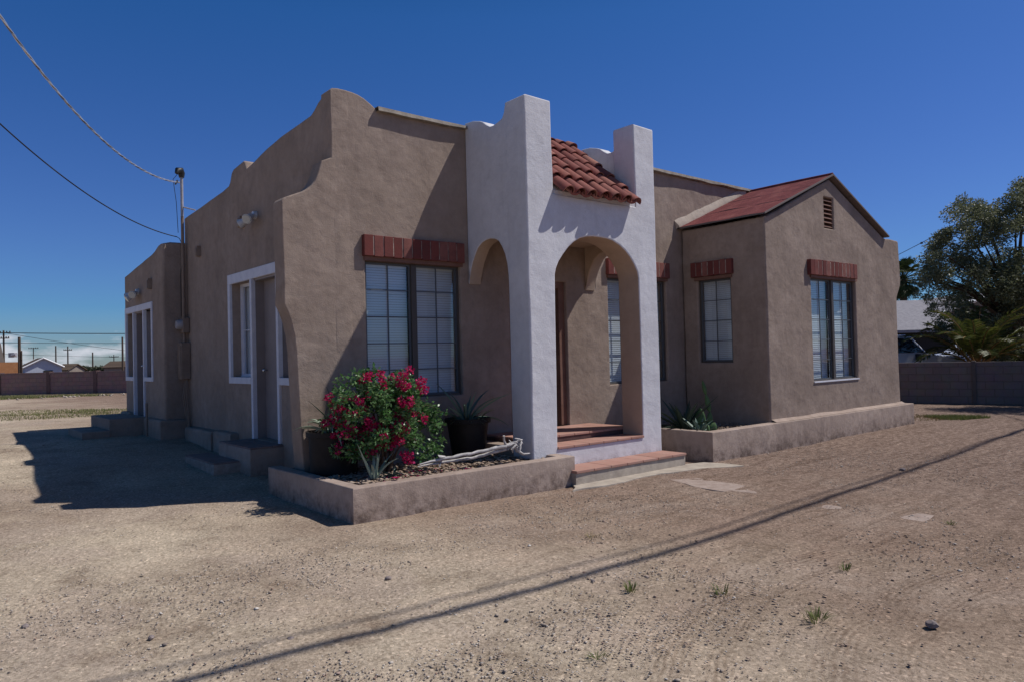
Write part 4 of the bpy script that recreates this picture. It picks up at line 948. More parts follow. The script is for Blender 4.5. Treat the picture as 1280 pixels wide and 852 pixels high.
def wallbox(X, y, z, w, h, label):
    t = MB(); t.box(X-.07, X+.005, y-w, y+w, z-h, z+h); t.box(X-.085, X-.068, y-w*.7, y+w*.7, z-h*.9, z+h*.6)
    o = t.build('junction_box', M['painttan'], None, (X, y, z), bev=.006); tag(o, label, 'electrical box', 'small boxes on the left side of the house')
wallbox(0, 2.97, 3.71, .05, .085, 'small tan box just left of the twin floodlight'); wallbox(0, 5.06, 3.53, .05, .09, 'small tan box near the service mast'); wallbox(BX, 6.70, 3.10, .05, .10, 'small tan box above the rear side door, right of the triple light')
ms = thing('electric_service', 'electric meter and tan panel with tall service mast in the corner of the left walls', 'electric meter', (-.1, 5.74, 1.35))
mb = MB(); mb.tube([(-.075, 5.80, 1.95), (-.075, 5.80, 3.6), (-.075, 5.80, 4.25)], .027, 12); mb.build('lower_mast', M['painttan'], ms, smooth=50)
mb = MB(); mb.tube([(-.075, 5.80, 4.25), (-.075, 5.80, 4.95)], .026, 12); mb.build('mast', M['metalgrey'], ms, smooth=50)
mb = MB(); mb.tube([(-.075, 5.80, 4.95), (-.075, 5.80, 5.02), (-.10, 5.78, 5.07), (-.15, 5.75, 5.06), (-.18, 5.73, 5.0)], [.045, .06, .065, .055, .03], 12); mb.build('weatherhead', M['black'], ms, smooth=50)
mb = MB(); mb.tube([(-.075, 5.80, 4.42), (.10, 5.62, 4.35)], .012, 8); mb.build('brace', M['metalgrey'], ms)
mb = MB(); mb.box(-.16, -.005, 5.68, 5.90, 1.33, 1.98); pn = mb.build('panel', M['painttan'], ms, bev=.01)
mb = MB(); mb.box(-.175, -.16, 5.70, 5.88, 1.38, 1.93); mb.build('panel_door', M['painttan'], pn, bev=.005)
mb = MB(); mb.box(-.12, -.005, 5.70, 5.88, 2.15, 2.42); mb.build('meter_base', M['painttan'], ms, bev=.01)
mb = MB(); mb.lathe([(0, -.22), (.07, -.215), (.085, -.19), (.088, -.12)], (0, 5.79, 2.30), 20, 'X'); mb.build('meter', M['metalgrey'], ms, smooth=40)
mb = MB()
for k in range(3):
    mb.tube([(-.06, 5.72+.05*k, 1.34), (-.07-.02*k, 5.70+.06*k, 1.0), (-.05, 5.66+.05*k, .55), (-.05, 5.7+.04*k, .2)], .011, 7)
mb.build('conduit', M['painttan'], ms, smooth=60)
vp = MB(); vp.tube([(-.52, 6.62, .2), (-.52, 6.62, .9)], .02, 10); o = vp.build('stub_pipe', M['painttan'], None, (-.52, 6.62, .2), smooth=50); tag(o, 'short vertical pipe by the base of the rear side door', 'pipe')

# service drops
def span(p0, q, t_end, sag, n=60):
    """curve from p0 through q (at t=1) on to t_end; sag = drop coefficient"""
    out = []
    for i in range(n+1):
        t = t_end*i/n; p = Vector(p0).lerp(Vector(q), 1)*0+Vector(p0)+(Vector(q)-Vector(p0))*t; p.z += -sag*t*(1-t)*4; out.append(p)
    return out
s0 = Vector((-.12, 5.77, 4.85)); s1 = at(0, 20, 8.2)
path = span(s0, s1, 2.4, .42, 260)
dr_ = thing('service_cable', 'twisted overhead service cable running up left from the weatherhead mast', 'cable', s0, 'overhead cables')
hd = MB()
for k, (nm, r_) in enumerate((('bare', .0085), ('bare', .0075), ('strandgrey', .008))):
    mb = MB(); P = []
    for i, p in enumerate(path):
        t = (path[min(i+1, len(path)-1)]-path[max(i-1, 0)]).normalized(); a = t.cross(Vector((0, 0, 1))).normalized(); b = a.cross(t)
        ph = i*.55+k*2.094; P.append(p+(a*math.cos(ph)+b*math.sin(ph))*.0085)
    mb.tube(P, r_, 5); mb.build('strand', M[nm], dr_, smooth=60)
mb = MB(); mb.tube([path[2]+Vector((0, 0, .03)), path[3], path[4]-Vector((0, 0, .04))], [.014, .022, .014], 8); mb.build('insulator', M['black'], dr_)
t0_ = Vector((-.16, 5.85, 3.88)); t1_ = at(0, 155, 8.6)
mb = MB(); mb.tube(span(t0_, t1_, 2.4, .22, 90), .0085, 6); o = mb.build('telephone_cable', M['wire'], None, t0_, smooth=60); tag(o, 'thin black cable running up left from the corner above the rear wing', 'cable', 'overhead cables')
mb = MB()
mb.tube([t0_, t0_+Vector((.04, -.02, -.03)), (-.05, 5.84, 3.7), (-.11, 5.83, 3.2), (-.11, 5.83, 2.45)], .007, 6); mb.tube([(-.15, 5.75, 5.0), (-.22, 5.8, 4.9), (-.16, 5.84, 4.5), (-.14, 5.83, 3.95)], .005, 6); mb.build('drop_wire', M['wire'], ms)

# overhead line along the street; its shadow crosses the yard

def line_over(pts, H, r_, label, dy=0):
    P = [Vector((x+H*sdir.x/sdir.z, y+dy+H*sdir.y/sdir.z, H)) for x, y in pts]
    Q = []
    for i in range(len(P)-1):
        for k in range(8):
            t = k/8; a = P[max(i-1, 0)]; b = P[i]; c = P[i+1]; d = P[min(i+2, len(P)-1)]
            Q.append(.5*((2*b)+(c-a)*t+(2*a-5*b+4*c-d)*t*t+(3*b-a-3*c+d)*t**3))
    Q.append(P[-1]); mb = MB(); mb.tube(Q, r_, 8); o = mb.build('street_cable', M['wire'], None, Q[0], smooth=60); tag(o, label, 'cable', 'overhead cables along the street')
LP = [(-14, -3.2), (-9, -3.6), (-5.5, -3.92), (-2.93, -4.11), (-1.47, -4.226), (1.02, -4.291), (4.99, -4.106), (11.34, -3.70), (16, -3.35), (24, -2.7)]
line_over(LP, 8.6, .040, 'thick overhead cable bundle along the street, nearer the house')
line_over([(x, y+.24-.014*max(0, x+2)) for x, y in LP], 8.9, .016, 'thinner overhead cable beside the thick bundle along the street')

# ------------------------------------------------------------------ background, right
def wall_run(name, a, b, h, th, mat, label, posts, px_w=.22, z=0):
    a = Vector(a); b = Vector(b); a.z = b.z = 0; d = (b-a).normalized(); nn = Vector((-d.y, d.x, 0)); Lg = (b-a).length
    t = thing(name, label, 'wall', (a+b)/2+Vector((0, 0, z)))
    me = bpy.data.meshes.new('blocks'); vs = []; fs = []; uvs = []
    def quad(p, uv): 
        o_ = len(vs); vs.extend(p); fs.append(tuple(range(o_, o_+4))); uvs.extend(uv)
    z0, z1 = z-.2, z+h
    for s in (1, -1):
        o_ = nn*th/2*s; quad([a+o_+Vector((0, 0, z0)), b+o_+Vector((0, 0, z0)), b+o_+Vector((0, 0, z1)), a+o_+Vector((0, 0, z1))], [(0, -.2), (Lg, -.2), (Lg, h), (0, h)])
    quad([a+nn*th/2+Vector((0, 0, z1)), b+nn*th/2+Vector((0, 0, z1)), b-nn*th/2+Vector((0, 0, z1)), a-nn*th/2+Vector((0, 0, z1))], [(0, .05), (Lg, .05), (Lg, .15), (0, .15)])
    for e in (a, b): quad([e+nn*th/2+Vector((0, 0, z0)), e-nn*th/2+Vector((0, 0, z0)), e-nn*th/2+Vector((0, 0, z1)), e+nn*th/2+Vector((0, 0, z1))], [(0, 0), (th, 0), (th, h), (0, h)])
    me.from_pydata(vs, [], fs); uv = me.uv_layers.new(name='UVMap'); uv.data.foreach_set('uv', np.array(uvs, float).ravel())
    link_mesh('block_panel', me, mat, t)
    for f_ in posts:
        c = a.lerp(b, f_); mb = MB(); mb.obox(c+Vector((0, 0, z+h/2-.07)), d, nn, Vector((0, 0, 1)), px_w/2, th/2+.035, h/2+.10); mb.build('pilaster', M['pilr'] if mat is M['blockred'] else M['pil'], t, bev=.01)
    return t, d, nn
M['pil'] = mottled('grey_pilaster_block', (.10, .085, .08), (.13, .11, .10), 6, .95); M['pilr'] = mottled('red_pilaster_block', (.13, .085, .08), (.16, .105, .095), 6, .95)
ra, rb = atz(1127, 503, 0), atz(1279, 505, 0); dd = (rb-ra).normalized()
wr, wd, wn = wall_run('block_wall', ra-dd*9, rb+dd*14, 1.12, .2, M['block'], 'grey concrete block wall behind the right side of the yard', [(9+1.75+k*4.4)/((rb-ra).length+23) for k in (-2, -1, 0, 1, 2, 3)], .10)

def loft(mb, secs):
    n = len(secs[0]); vs = [v for s in secs for v in s]; fs = []
    for i in range(len(secs)-1):
        for k in range(n): fs.append((i*n+k, i*n+(k+1) % n, (i+1)*n+(k+1) % n, (i+1)*n+k))
    fs += [tuple(range(n))[::-1], tuple((len(secs)-1)*n+k for k in range(n))]; mb.add(vs, fs)
def vehicle(name, label, c, heading, prof_body, prof_glass, L_, W, H, paint):
    """side profile (x along the length, z) lofted across the width with tumblehome"""
    t = thing(name, label, 'car', c); ax = Vector((math.cos(heading), math.sin(heading), 0)); ay = Vector((-math.sin(heading), math.cos(heading), 0)); c = Vector(c)
    def pt(x, y, z): return c+ax*x+ay*y+Vector((0, 0, z))
    mb = MB(); ys = [-1, -.96, -.8, 0, .8, .96, 1]; secs = []
    for y in ys:
        k = 1-.035*(abs(y) > .9)-.03*(abs(y) > .98); secs.append([pt((x-L_/2)*k, y*W/2*(1 if z < H*.55 else .86 if z > H*.9 else .94), z-(.02 if abs(y) > .98 else 0)) for x, z in prof_body])
    loft(mb, secs); body = mb.build('body', paint, t, smooth=35)
    for s in (-1, 1):
        for poly in prof_glass:
            mb = MB(); vs = [pt(x-L_/2, s*W/2*(.935 if z < H*.8 else .895)+s*.012, z) for x, z in poly]; vs2 = [v-ay*s*.03 for v in vs]
            n = len(poly); mb.add(vs+vs2, [tuple(range(n)), tuple(range(2*n-1, n-1, -1))]+[(k, (k+1) % n, n+(k+1) % n, n+k) for k in range(n)])
            mb.build('side_window', M['carglass'], body)
    for x in (L_*.20, L_*.80):
        for s in (-1, 1):
            mb = MB(); q = pt(x-L_/2, s*(W/2-.10), .36); mb.tube([q-ay*.12, q-ay*.11, q+ay*.11, q+ay*.12], [.33, .36, .36, .33], 22); wh = mb.build('wheel', M['tyre'], t, smooth=40)
            mb = MB(); mb.tube([q+ay*s*.09, q+ay*s*.128], [.22, .17], 16); mb.build('rim', M['chrome'], wh)
    for s in (-1, 1):
        mb = MB(); mb.obox(pt(L_/2-.06, s*(W/2-.25), H*.45), ax, ay, Vector((0, 0, 1)), .05, .16, .08); mb.build('headlight', M['lampglass'], t, bev=.01)
        mb = MB(); mb.obox(pt(-L_/2+.05, s*(W/2-.12), H*.5), ax, ay, Vector((0, 0, 1)), .05, .07, .16); mb.build('tail_light', M['redlens'], t, bev=.01)
    mb = MB(); mb.obox(pt(L_/2-.02, 0, .5), ax, ay, Vector((0, 0, 1)), .06, W*.46, .10); mb.build('bumper', M['chrome'], t, bev=.02)
    for s in (-1, 1):
        mb = MB(); mb.obox(pt(L_*.66-L_/2, s*(W/2+.10), H*.62), ax, ay, Vector((0, 0, 1)), .05, .10, .09); mb.build('mirror', M['black'], t, bev=.02)
    return t
hr = math.atan2(cr.y, cr.x)
# pickup: heading to the right in the picture
c1 = at(1128, 452, 25.5); c1.z = 0
Hp = 1.98
body = [(0, .45), (0, 1.15), (.05, 1.25), (2.0, 1.25), (2.05, 1.9), (2.2, 1.98), (3.55, 1.96), (3.75, 1.90), (4.30, 1.32), (5.5, 1.17), (5.72, 1.05), (5.75, .45), (5.25, .42), (5.1, .78), (4.75, .92), (4.4, .80), (4.2, .38), (1.6, .38), (1.45, .78), (1.12, .92), (.78, .78), (.62, .42)]
gls = [[(2.2, 1.35), (2.2, 1.82), (2.85, 1.86), (2.85, 1.35)], [(2.95, 1.35), (2.95, 1.86), (3.62, 1.85), (4.12, 1.36)]]
vehicle('pickup_truck', 'white pickup truck parked behind the grey block wall, cab beside the house corner', c1+Vector((cr.x, cr.y, 0)).normalized()*-1.0, hr+.10, body, gls, 5.75, 1.95, Hp, M['carpaint'])
c2 = at(1237, 452, 30.0); c2.z = 0
body2 = [(0, .4), (0, .95), (.15, 1.05), (.75, 1.12), (1.2, 1.44), (2.6, 1.46), (3.35, 1.08), (4.3, .95), (4.5, .75), (4.5, .35), (4.05, .35), (3.9, .66), (3.6, .74), (3.3, .66), (3.15, .32), (1.3, .32), (1.15, .66), (.85, .74), (.55, .66), (.4, .35)]
vehicle('sedan', 'white car parked behind the stubby date palm, right of the pickup', c2+Vector((0, 0, .15)), hr+.05, body2, [[(1.0, 1.08), (1.3, 1.38), (2.55, 1.40), (3.1, 1.1)]], 4.5, 1.75, 1.46, M['carpaint'])

def gable_house(name, label, base, along, across, L_, W, h, rise, wallm, roofm, over=.4, doors=(), fascia=None):
    t = thing(name, label, 'house', base); b = Vector(base); ax, ay = along, across; Z = Vector((0, 0, 1)); mb = MB()
    P = lambda x, y, z: b+ax*x+ay*y+Z*z
    mb.obox(P(L_/2, W/2, h/2-.5), ax, ay, Z, L_/2, W/2, h/2+.5)
    mb.add([P(0, 0, h), P(0, W, h), P(0, W/2, h+rise), P(L_, 0, h), P(L_, W, h), P(L_, W/2, h+rise)], [(0, 1, 2), (3, 5, 4)]); mb.build('wall', wallm, t)
    mb = MB(); o = over; k = rise/(W/2)
    for s in (0, 1):
        y0 = -o if s == 0 else W+o; z0 = h-o*k
        mb.add([P(-o, y0, z0), P(L_+o, y0, z0), P(L_+o, W/2, h+rise+.02), P(-o, W/2, h+rise+.02), P(-o, y0, z0+.14), P(L_+o, y0, z0+.14), P(L_+o, W/2, h+rise+.16), P(-o, W/2, h+rise+.16)],
               [(0, 1, 2, 3), (4, 5, 6, 7), (0, 1, 5, 4), (0, 3, 7, 4), (1, 2, 6, 5)])
    mb.build('roof', roofm, t)
    if fascia:
        for xx in (-o-.03, L_+o+.03):
            z0 = h-o*k; mb = MB(); mb.tube([P(xx, -o, z0+.07), P(xx, W/2, h+rise+.09), P(xx, W+o, z0+.07)], .12, 4); mb.build('fascia', fascia, t)
    for (kind, y0, y1, z0, z1) in doors:
        mb = MB(); mb.obox(P(-.03, (y0+y1)/2, (z0+z1)/2), ax, ay, Z, .04, abs(y1-y0)/2, (z1-z0)/2); mb.build(kind, M['dark'], t)
    return t
vx = Vector((cr.x, cr.y, 0)).normalized(); vf = Vector((fw.x, fw.y, 0)).normalized()
# neighbour's house: carport roof facing us and a hip gable behind
hb = at(1085, 440, 36); hb.z = 0
nh = gable_house('neighbour_house', 'low house with grey shingle roof and open carport behind the pickup truck', hb+vf*2, vx, vf, 5.2, 8, 2.5, 1.5, M['beigewall'], M['greyroof'], .7)
mb = MB(); mb.obox(hb+vf*1.96+vx*2.9+Vector((0, 0, 1.2)), vx, vf, Vector((0, 0, 1)), 2.2, .03, 1.15); mb.build('carport_shade_panel', M['dark'], nh)  # near-black panel on the solid wall, painted for the shade inside the carport
h2 = at(1150, 440, 42); h2.z = 0
gable_house('neighbour_house', 'second neighbour house with a higher grey gable behind the palm fronds', h2, vf, vx, 8, 9, 2.9, 1.6, M['beigewall'], M['greyroof'], .5, (('window', 3, 5, 1.1, 2.1),), M['whitefascia'])

# big olive-leaved tree
def tree(name, label, base, trunk_pts, trunk_r, limbs, clumps, nleaf, leaf, mat, seed, cat='tree'):
    t = thing(name, label, cat, base); mb = MB(); mb.tube(trunk_pts, trunk_r, 10)
    for P_, R_ in limbs: mb.tube(P_, R_, 6)
    mb.build('trunk', M['bark'], t, smooth=60); leafcloud(clumps, nleaf, leaf, mat, 'crown', t, seed, .42); return t
random.seed(77); D0 = 23.5
tb = at(1272, 450, D0+.5); tb.z = 0; clumps = []; limbs = []
for px, py, r_ in [(1172, 262+60, .55), (1180, 300, .6), (1163, 345, .5), (1200, 268, .55), (1212, 255, .45), (1222, 285, .7), (1205, 310, .75), (1185, 335, .7), (1195, 365, .75), (1225, 330, .95), (1245, 290, .9), (1262, 262, .7), (1274, 245, .6), (1290, 260, .9), (1250, 350, 1.0), (1270, 320, 1.0), (1215, 385, .7), (1245, 395, .8), (1275, 385, .9), (1300, 340, 1.1), (1320, 300, 1.1), (1330, 380, 1.1), (1350, 340, 1.2), (1310, 240, .8), (1170, 300, .35), (1175, 375, .4), (1187, 395, .4), (1284, 228, .35), (1235, 262, .5), (1300, 420, .8), (1340, 430, .7), (1270, 415, .6), (1190, 285, .35), (1215, 410, .4), (1162, 372, .35), (1170, 392, .4), (1205, 400, .5), (1228, 418, .6), (1250, 425, .7), (1280, 430, .8), (1240, 440, .5), (1262, 444, .5), (1192, 412, .35), (1160, 350, .3), (1275, 360, 1.0), (1258, 372, .9)]:
    for k in range(9):
        q = at(px+random.uniform(-14, 14), py+11+random.uniform(-14, 14), D0+random.uniform(-1.3, 1.6)); clumps.append((q.x, q.y, q.z, r_*random.uniform(.16, .46)))
    if random.random() < .6:
        e = Vector(clumps[-1][:3]); b0 = tb+Vector((0, 0, 2.0)); md = b0.lerp(e, .55)+Vector((0, 0, .35)); limbs.append(([b0, md, e], [.10, .05, .012]))
for i in range(80):   # outlying twigs with sky between
    px = random.choice([1158, 1166, 1176, 1188, 1198, 1210, 1224, 1240, 1256, 1272]); py = {1158: 330, 1166: 312, 1176: 296, 1188: 280, 1198: 262, 1210: 250, 1224: 262, 1240: 266, 1256: 250, 1272: 234}[px]
    q = at(px+random.uniform(-9, 9), py+9+random.uniform(-14, 12), D0+random.uniform(-.8, .8)); clumps.append((q.x, q.y, q.z, random.uniform(.07, .22)))
tree('olive_tree', 'large dark grey-green tree behind the block wall at the right edge', tb, [tb, tb+Vector((-.1, .05, 1.0)), tb+Vector((-.05, 0, 2.1))], [.34, .27, .22], limbs, clumps, 86000, .088, M['olive'], 11)
tb2 = at(1420, 450, 27); tb2.z = 0; cl2 = []
for k in range(40):
    a = random.random()*6.28; e = random.uniform(-.4, 1.4); cl2.append((tb2.x+math.cos(a)*math.cos(e)*2.6, tb2.y+math.sin(a)*math.cos(e)*2.6, 4.6+math.sin(e)*2.2, .8))
gp = atz(1215, 512, 0)+Vector((2.6, -1.55, 0)); cl2 = []; lm = []; random.seed(5)
for k in range(46):
    a = random.random()*6.28; e = random.uniform(-.5, 1.4); c = gp+Vector((math.cos(a)*math.cos(e)*1.7+.9, math.sin(a)*math.cos(e)*1.7-.9, 4.0+math.sin(e)*1.25)); cl2.append((c.x, c.y, c.z, random.uniform(.35, .6)))
    if k % 5 == 0: lm.append(([gp+Vector((1.6, -1.8, 1.8)), (gp+Vector((1.6, -1.8, 1.8))).lerp(c, .5)+Vector((0, 0, .2)), c], [.08, .04, .01]))
g1 = gp+Vector((1.6, -1.8, 0))
tree('olive_tree', 'nearer olive tree at the very right edge, standing in the yard before the block wall', g1, [g1, g1+Vector((.1, 0, 1)), g1+Vector((0, 0, 1.9))], [.2, .16, .13], lm, cl2, 24000, .085, M['olive'], 19)
# stubby date palm
DP = at(1222, 452, 21.6); DP.z = 0
dpm = thing('date_palm', 'short date palm with arching yellow-green fronds just behind the block wall', 'palm tree', DP)
mb = MB(); mb.tube([DP, DP+Vector((0, 0, .5)), DP+Vector((0, 0, 1.0))], [.32, .36, .30], 14); mb.build('trunk', M['bark'], dpm, smooth=50)
random.seed(15); V_, F_ = [], []
def frond(base, az, length, up, curl, nl, lw, ll, col_mb, leaf_mb):
    p = Vector(base); e = up; h = Vector((math.cos(az), math.sin(az), 0)); side = Vector((-math.sin(az), math.cos(az), 0)); n = 16; pts = [p.copy()]; es = [e]
    for i in range(n):
        p = p+(h*math.cos(e)+Vector((0, 0, 1))*math.sin(e))*(length/n); e -= curl/n*(.4+1.2*i/n); pts.append(p.copy()); es.append(e)
    col_mb.tube(pts, [.028*(1-.85*i/n) for i in range(n+1)], 5)
    for i in range(nl):
        t = .18+.80*i/nl; k = t*n; j = int(k); f_ = k-j; q = pts[j].lerp(pts[min(j+1, n)], f_); ee = es[j]; d = h*math.cos(ee)+Vector((0, 0, 1))*math.sin(ee); up_ = side.cross(d); up_ = -up_ if up_.z < 0 else up_
        L2 = ll*(.5+1.6*t*(1-t)+.15)*random.uniform(.85, 1.1)
        for s in (-1, 1):
            dr2 = (side*s*.75+d*.65+up_*random.uniform(.05, .35)+Vector((0, 0, -.15))).normalized(); w = d.cross(dr2).normalized().cross(dr2)*lw; tip = q+dr2*L2+Vector((0, 0, -.12*L2))
            leaf_mb.add([q-w*.4, q+dr2*L2*.45-w, tip, q+dr2*L2*.45+w], [(0, 1, 2, 3)])
c_ = MB(); l_ = MB(); crown0 = DP+Vector((0, 0, .95))
for i in range(27):
    t = i/26; az = i*2.4+random.uniform(-.2, .2); frond(crown0+Vector((math.cos(az)*.15, math.sin(az)*.15, random.uniform(-.1, .15))), az, random.uniform(1.7, 2.35), 1.45-.95*t, random.uniform(.9, 1.7), 46, .020, .38, c_, l_)
c_.build('frond_stems', M['petiole'], dpm, smooth=60); l_.build('fronds', M['palm'], dpm, fixn=False)
# fan palm far behind
FP = at(1132, 430, 62); FP.z = 0; fp = thing('fan_palm', 'tall fan palm far behind, its dark crown above the neighbour roof', 'palm tree', FP)
topz = at(1131, 348, 62).z
mb = MB(); mb.tube([FP+Vector((.1*math.sin(k), 0, topz*k/8)) for k in range(9)], [.34]+[.27]*8, 12); mb.build('trunk', M['bark'], fp, smooth=50)
random.seed(6); l_ = MB()
for i in range(60):
    az = i*2.4; e = 1.35-2.5*(i/59); d = Vector((math.cos(az)*math.cos(e), math.sin(az)*math.cos(e), math.sin(e))); pb = FP+Vector((0, 0, topz)); R_ = random.uniform(.9, 1.35); c0 = pb+d*R_; s = d.cross(Vector((0, 0, 1))).normalized(); u_ = s.cross(d)
    for k in range(15):
        a = (k-7)/7*1.25; dd_ = (d*math.cos(a)+s*math.sin(a)).normalized(); tip = c0+dd_*random.uniform(.75, 1.0)+Vector((0, 0, -.25)); w = dd_.cross(u_).normalized()*.05
        l_.add([c0, c0+dd_*.45-w, tip, c0+dd_*.45+w], [(0, 1, 2, 3)])
    l_.tube([pb, c0], .03, 4)
l_.build('crown', M['fan'], fp, fixn=False)
# wire behind the tree
a = at(1124, 318, 48); b = at(1280, 232, 27); d = b-a
mb = MB(); mb.tube([a+d*t+Vector((0, 0, .25*t*(t-1))) for t in [x/20 for x in range(-24, 40)]], .018, 6); o = mb.build('utility_wire', M['wire'], None, a); tag(o, 'thin utility wire slanting up behind the right hand tree', 'cable', 'utility wires in the distance')
mb = MB(); mb.obox(at(1152, 304, 44), d.normalized(), Vector((0, 0, 1)), d.normalized().cross(Vector((0, 0, 1))), .12, .05, .05); o = mb.build('wire_splice', M['wire'], None, at(1152, 304, 44)); tag(o, 'small splice box on the slanting utility wire', 'splice box')

# ------------------------------------------------------------------ background, left
la, lb = atz(0, 493.3, .3), atz(158, 490.5, .3); dd = (lb-la).normalized()
def frac_at(a, b, px):
    best = min(range(2001), key=lambda i: abs(((a.lerp(b, i/2000)-CAM).dot(cr)/(a.lerp(b, i/2000)-CAM).dot(fw))*F+640-px) if (a.lerp(b, i/2000)-CAM).dot(fw) > 1 else 1e9)
    return best/2000
wall_run('block_wall', la-dd*25, lb+dd*22, 1.07, .2, M['blockred'], 'reddish concrete block wall across the back of the lot, left of the house', [frac_at(la-dd*25, lb+dd*22, x) for x in (-180, -119, -59, 1, 63, 121, 181, 241)], .20, .3)
flat = Vector((0, 0, 1))
# dark post standing behind the wall
def pole(px, ytop, depth, r_, label, arm=None, name='utility_pole', mat=None):
    b = at(px, 460, depth); b.z = 0; tp = at(px, ytop, depth); t = thing(name, label, 'pole', b, 'utility poles in the distance' if name == 'utility_pole' else None)
    mb = MB(); mb.tube([b, Vector((b.x, b.y, tp.z))], [r_, r_*.8], 8); mb.build('shaft', mat or M['wood'], t, smooth=50)
    if arm:
        for (w, dz) in arm:
            mb = MB(); c = Vector((b.x, b.y, tp.z-dz)); mb.obox(c, vx, vf, flat, w, .10, .09)
            for k in (-1, -.5, .5, 1): mb.obox(c+vx*w*.92*k+flat*.2, vx, vf, flat, .07, .07, .16)
            mb.build('crossarm', M['wood'], t)
    return tp
pole(24.5, 421, 52, .11, 'thick dark post standing just behind the reddish block wall', None, 'dark_post')
pole(27.3, 438, 52, .05, 'thin post beside the thick dark post behind the wall', None, 'thin_post')
pT = pole(5, 413, 150, .20, 'utility pole with two crossarms above the orange building', [(1.4, .5), (1.1, 1.6)])
p2_ = pole(70, 432, 190, .19, 'plain utility pole right of the pale garage')
p3_ = pole(85, 432.5, 230, .22, 'utility pole with a crossarm at the middle of the left skyline', [(1.3, 1.2)])
p4_ = pole(116, 440, 250, .26, 'utility pole between the two crossarm poles on the left skyline')
p5_ = pole(142.5, 443, 280, .2, 'small distant pole with crossarm near the house corner', [(1.8, .8)])
p6_ = pole(153.5, 421, 120, .17, 'tall utility pole seen right beside the corner of the rear wing')
p7_ = pole(42, 434, 240, .16, 'thin antenna pole above the pale garage', [(1.6, .3)])
def farwire(px0, y0, d0, px1, y1, d1, label, r_=.03, sag=1.2):
    a, b = at(px0, y0, d0), at(px1, y1, d1); mb = MB(); mb.tube([a+(b-a)*t-flat*sag*4*t*(1-t) for t in [x/30 for x in range(31)]], r_, 4); o = mb.build('utility_wire', M['wire'], None, a); tag(o, label, 'cable', 'utility wires in the distance')
farwire(-200, 412, 110, 300, 416, 105, 'upper utility wire across the left skyline', .055, .3); farwire(-200, 425, 130, 300, 428, 125, 'second utility wire across the left skyline', .038, .3)
farwire(5, 416, 150, 300, 446, 280, 'lower sloping utility wire on the left skyline', .045, 1.5)
farwire(-100, 438, 200, 300, 448, 220, 'lowest faint utility wire on the left skyline', .04, .5)
# pale garage, orange building, low houses
def zb(px, py, d): return at(px, py, d).z
gb = at(31, 466, 120); gb.z = 0
gv = (gb-CAM); gv.z = 0; gv.normalize(); gx = Vector((gv.y, -gv.x, 0)); gv2 = (gv-gx*.10).normalized(); gx2 = Vector((gv2.y, -gv2.x, 0))
gable_house('garage', 'pale blue-grey gabled garage with white roof edge behind the reddish wall', gb, gv2, gx2, 8, 5.2, 1.75, 1.35, M['palewall'], M['wood'], .35, (('window', 2.6, 3.9, .35, 1.15),), M['whitefascia'])
ob = at(-53, 466, 90); ob.z = 0; ov = ob-CAM; ov.z = 0; ov.normalize(); ox = Vector((ov.y, -ov.x, 0)); t = thing('orange_building', 'orange brick building with a steep tan roof at the left edge', 'building', ob)
mb = MB(); mb.obox(ob+ox*3.1+ov*2.3+flat*.9, ox, ov, flat, 3.1, 2, 1.50); mb.build('wall', M['orangewall'], t)
mb = MB(); mb.box(0, 0, 0, 0, 0, 0) if False else None
zr_ = zb(0, 428, 90); z0_ = 2.5
mb.prism([(0, z0_-.1), (4.75, z0_-.1), (4.4, zr_), (.5, zr_)], lambda u, v, w: tuple(ob+ox*u+ov*w+flat*v), .3, 3.6); mb.build('roof', M['beigewall'], t)
mb = MB(); mb.obox(at(16, 443.5, 90), vx, vf, flat, .35, .3, .28); mb.tube([at(14.5, 444, 89.6), at(20, 443, 89.6)], .16, 8); mb.build('rooftop_cooler', M['metalgrey'], t)
for i, (px, w, h, mt, lb_, dpt) in enumerate([(70, 2.0, 1.65, M['beigewall'], 'small low shed right of the pale garage', 125), (130, 5.2, 1.9, M['beigewall'], 'long low brown roofed house at the right end of the left skyline', 125)]):
    q = at(px, 466, dpt); q.z = 0; gable_house('distant_house', lb_, q, vx, vf, w, 5, h-.55, .9, mt, M['wood'], .3)
# distant trees (each its own)
def far_tree(px, ytop, w_px, depth, label, seed):
    random.seed(seed); b = at(px, 462, depth); b.z = 0; H_ = at(px, ytop, depth).z; R_ = w_px/F*depth/2; cl = []
    for k in range(16):
        cl.append((b.x+random.uniform(-1, 1)*R_*vx.x, b.y+random.uniform(-1, 1)*R_*.8, max(.6, H_*random.uniform(.5, .88)), R_*random.uniform(.25, .45)))
        a_ = random.uniform(-1, 1); cl[-1] = (b.x+vx.x*a_*R_+vf.x*random.uniform(-1, 1)*R_*.5, b.y+vx.y*a_*R_+vf.y*random.uniform(-1, 1)*R_*.5, H_*(.86-.3*a_*a_)*random.uniform(.6, 1), R_*random.uniform(.25, .42))
    tree('distant_tree', label, b, [b, b+flat*H_*.5], [.25, .15], [], cl, 1800, .5*R_/2.2, M['foliage_far'], seed)
for i, (px, yt, w, dpt, lb_) in enumerate([(84, 458, 12, 170, 'low distant tree between the two middle utility poles'), (97, 456.5, 16, 190, 'rounded distant tree at the centre of the left skyline'), (110, 457, 14, 200, 'distant tree just left of the plain middle pole'), (123, 457.5, 15, 180, 'distant tree right of the plain middle pole'), (104, 454, 3.5, 210, 'slim pointed distant tree sticking up from the left skyline'), (141, 457, 12, 185, 'distant tree behind the brown roofed house'), (150, 455, 9, 150, 'dark distant tree next to the corner of the rear wing'), (57, 459, 8, 210, 'distant tree behind the right slope of the garage roof')]): far_tree(px, yt, w, dpt, lb_, 40+i)

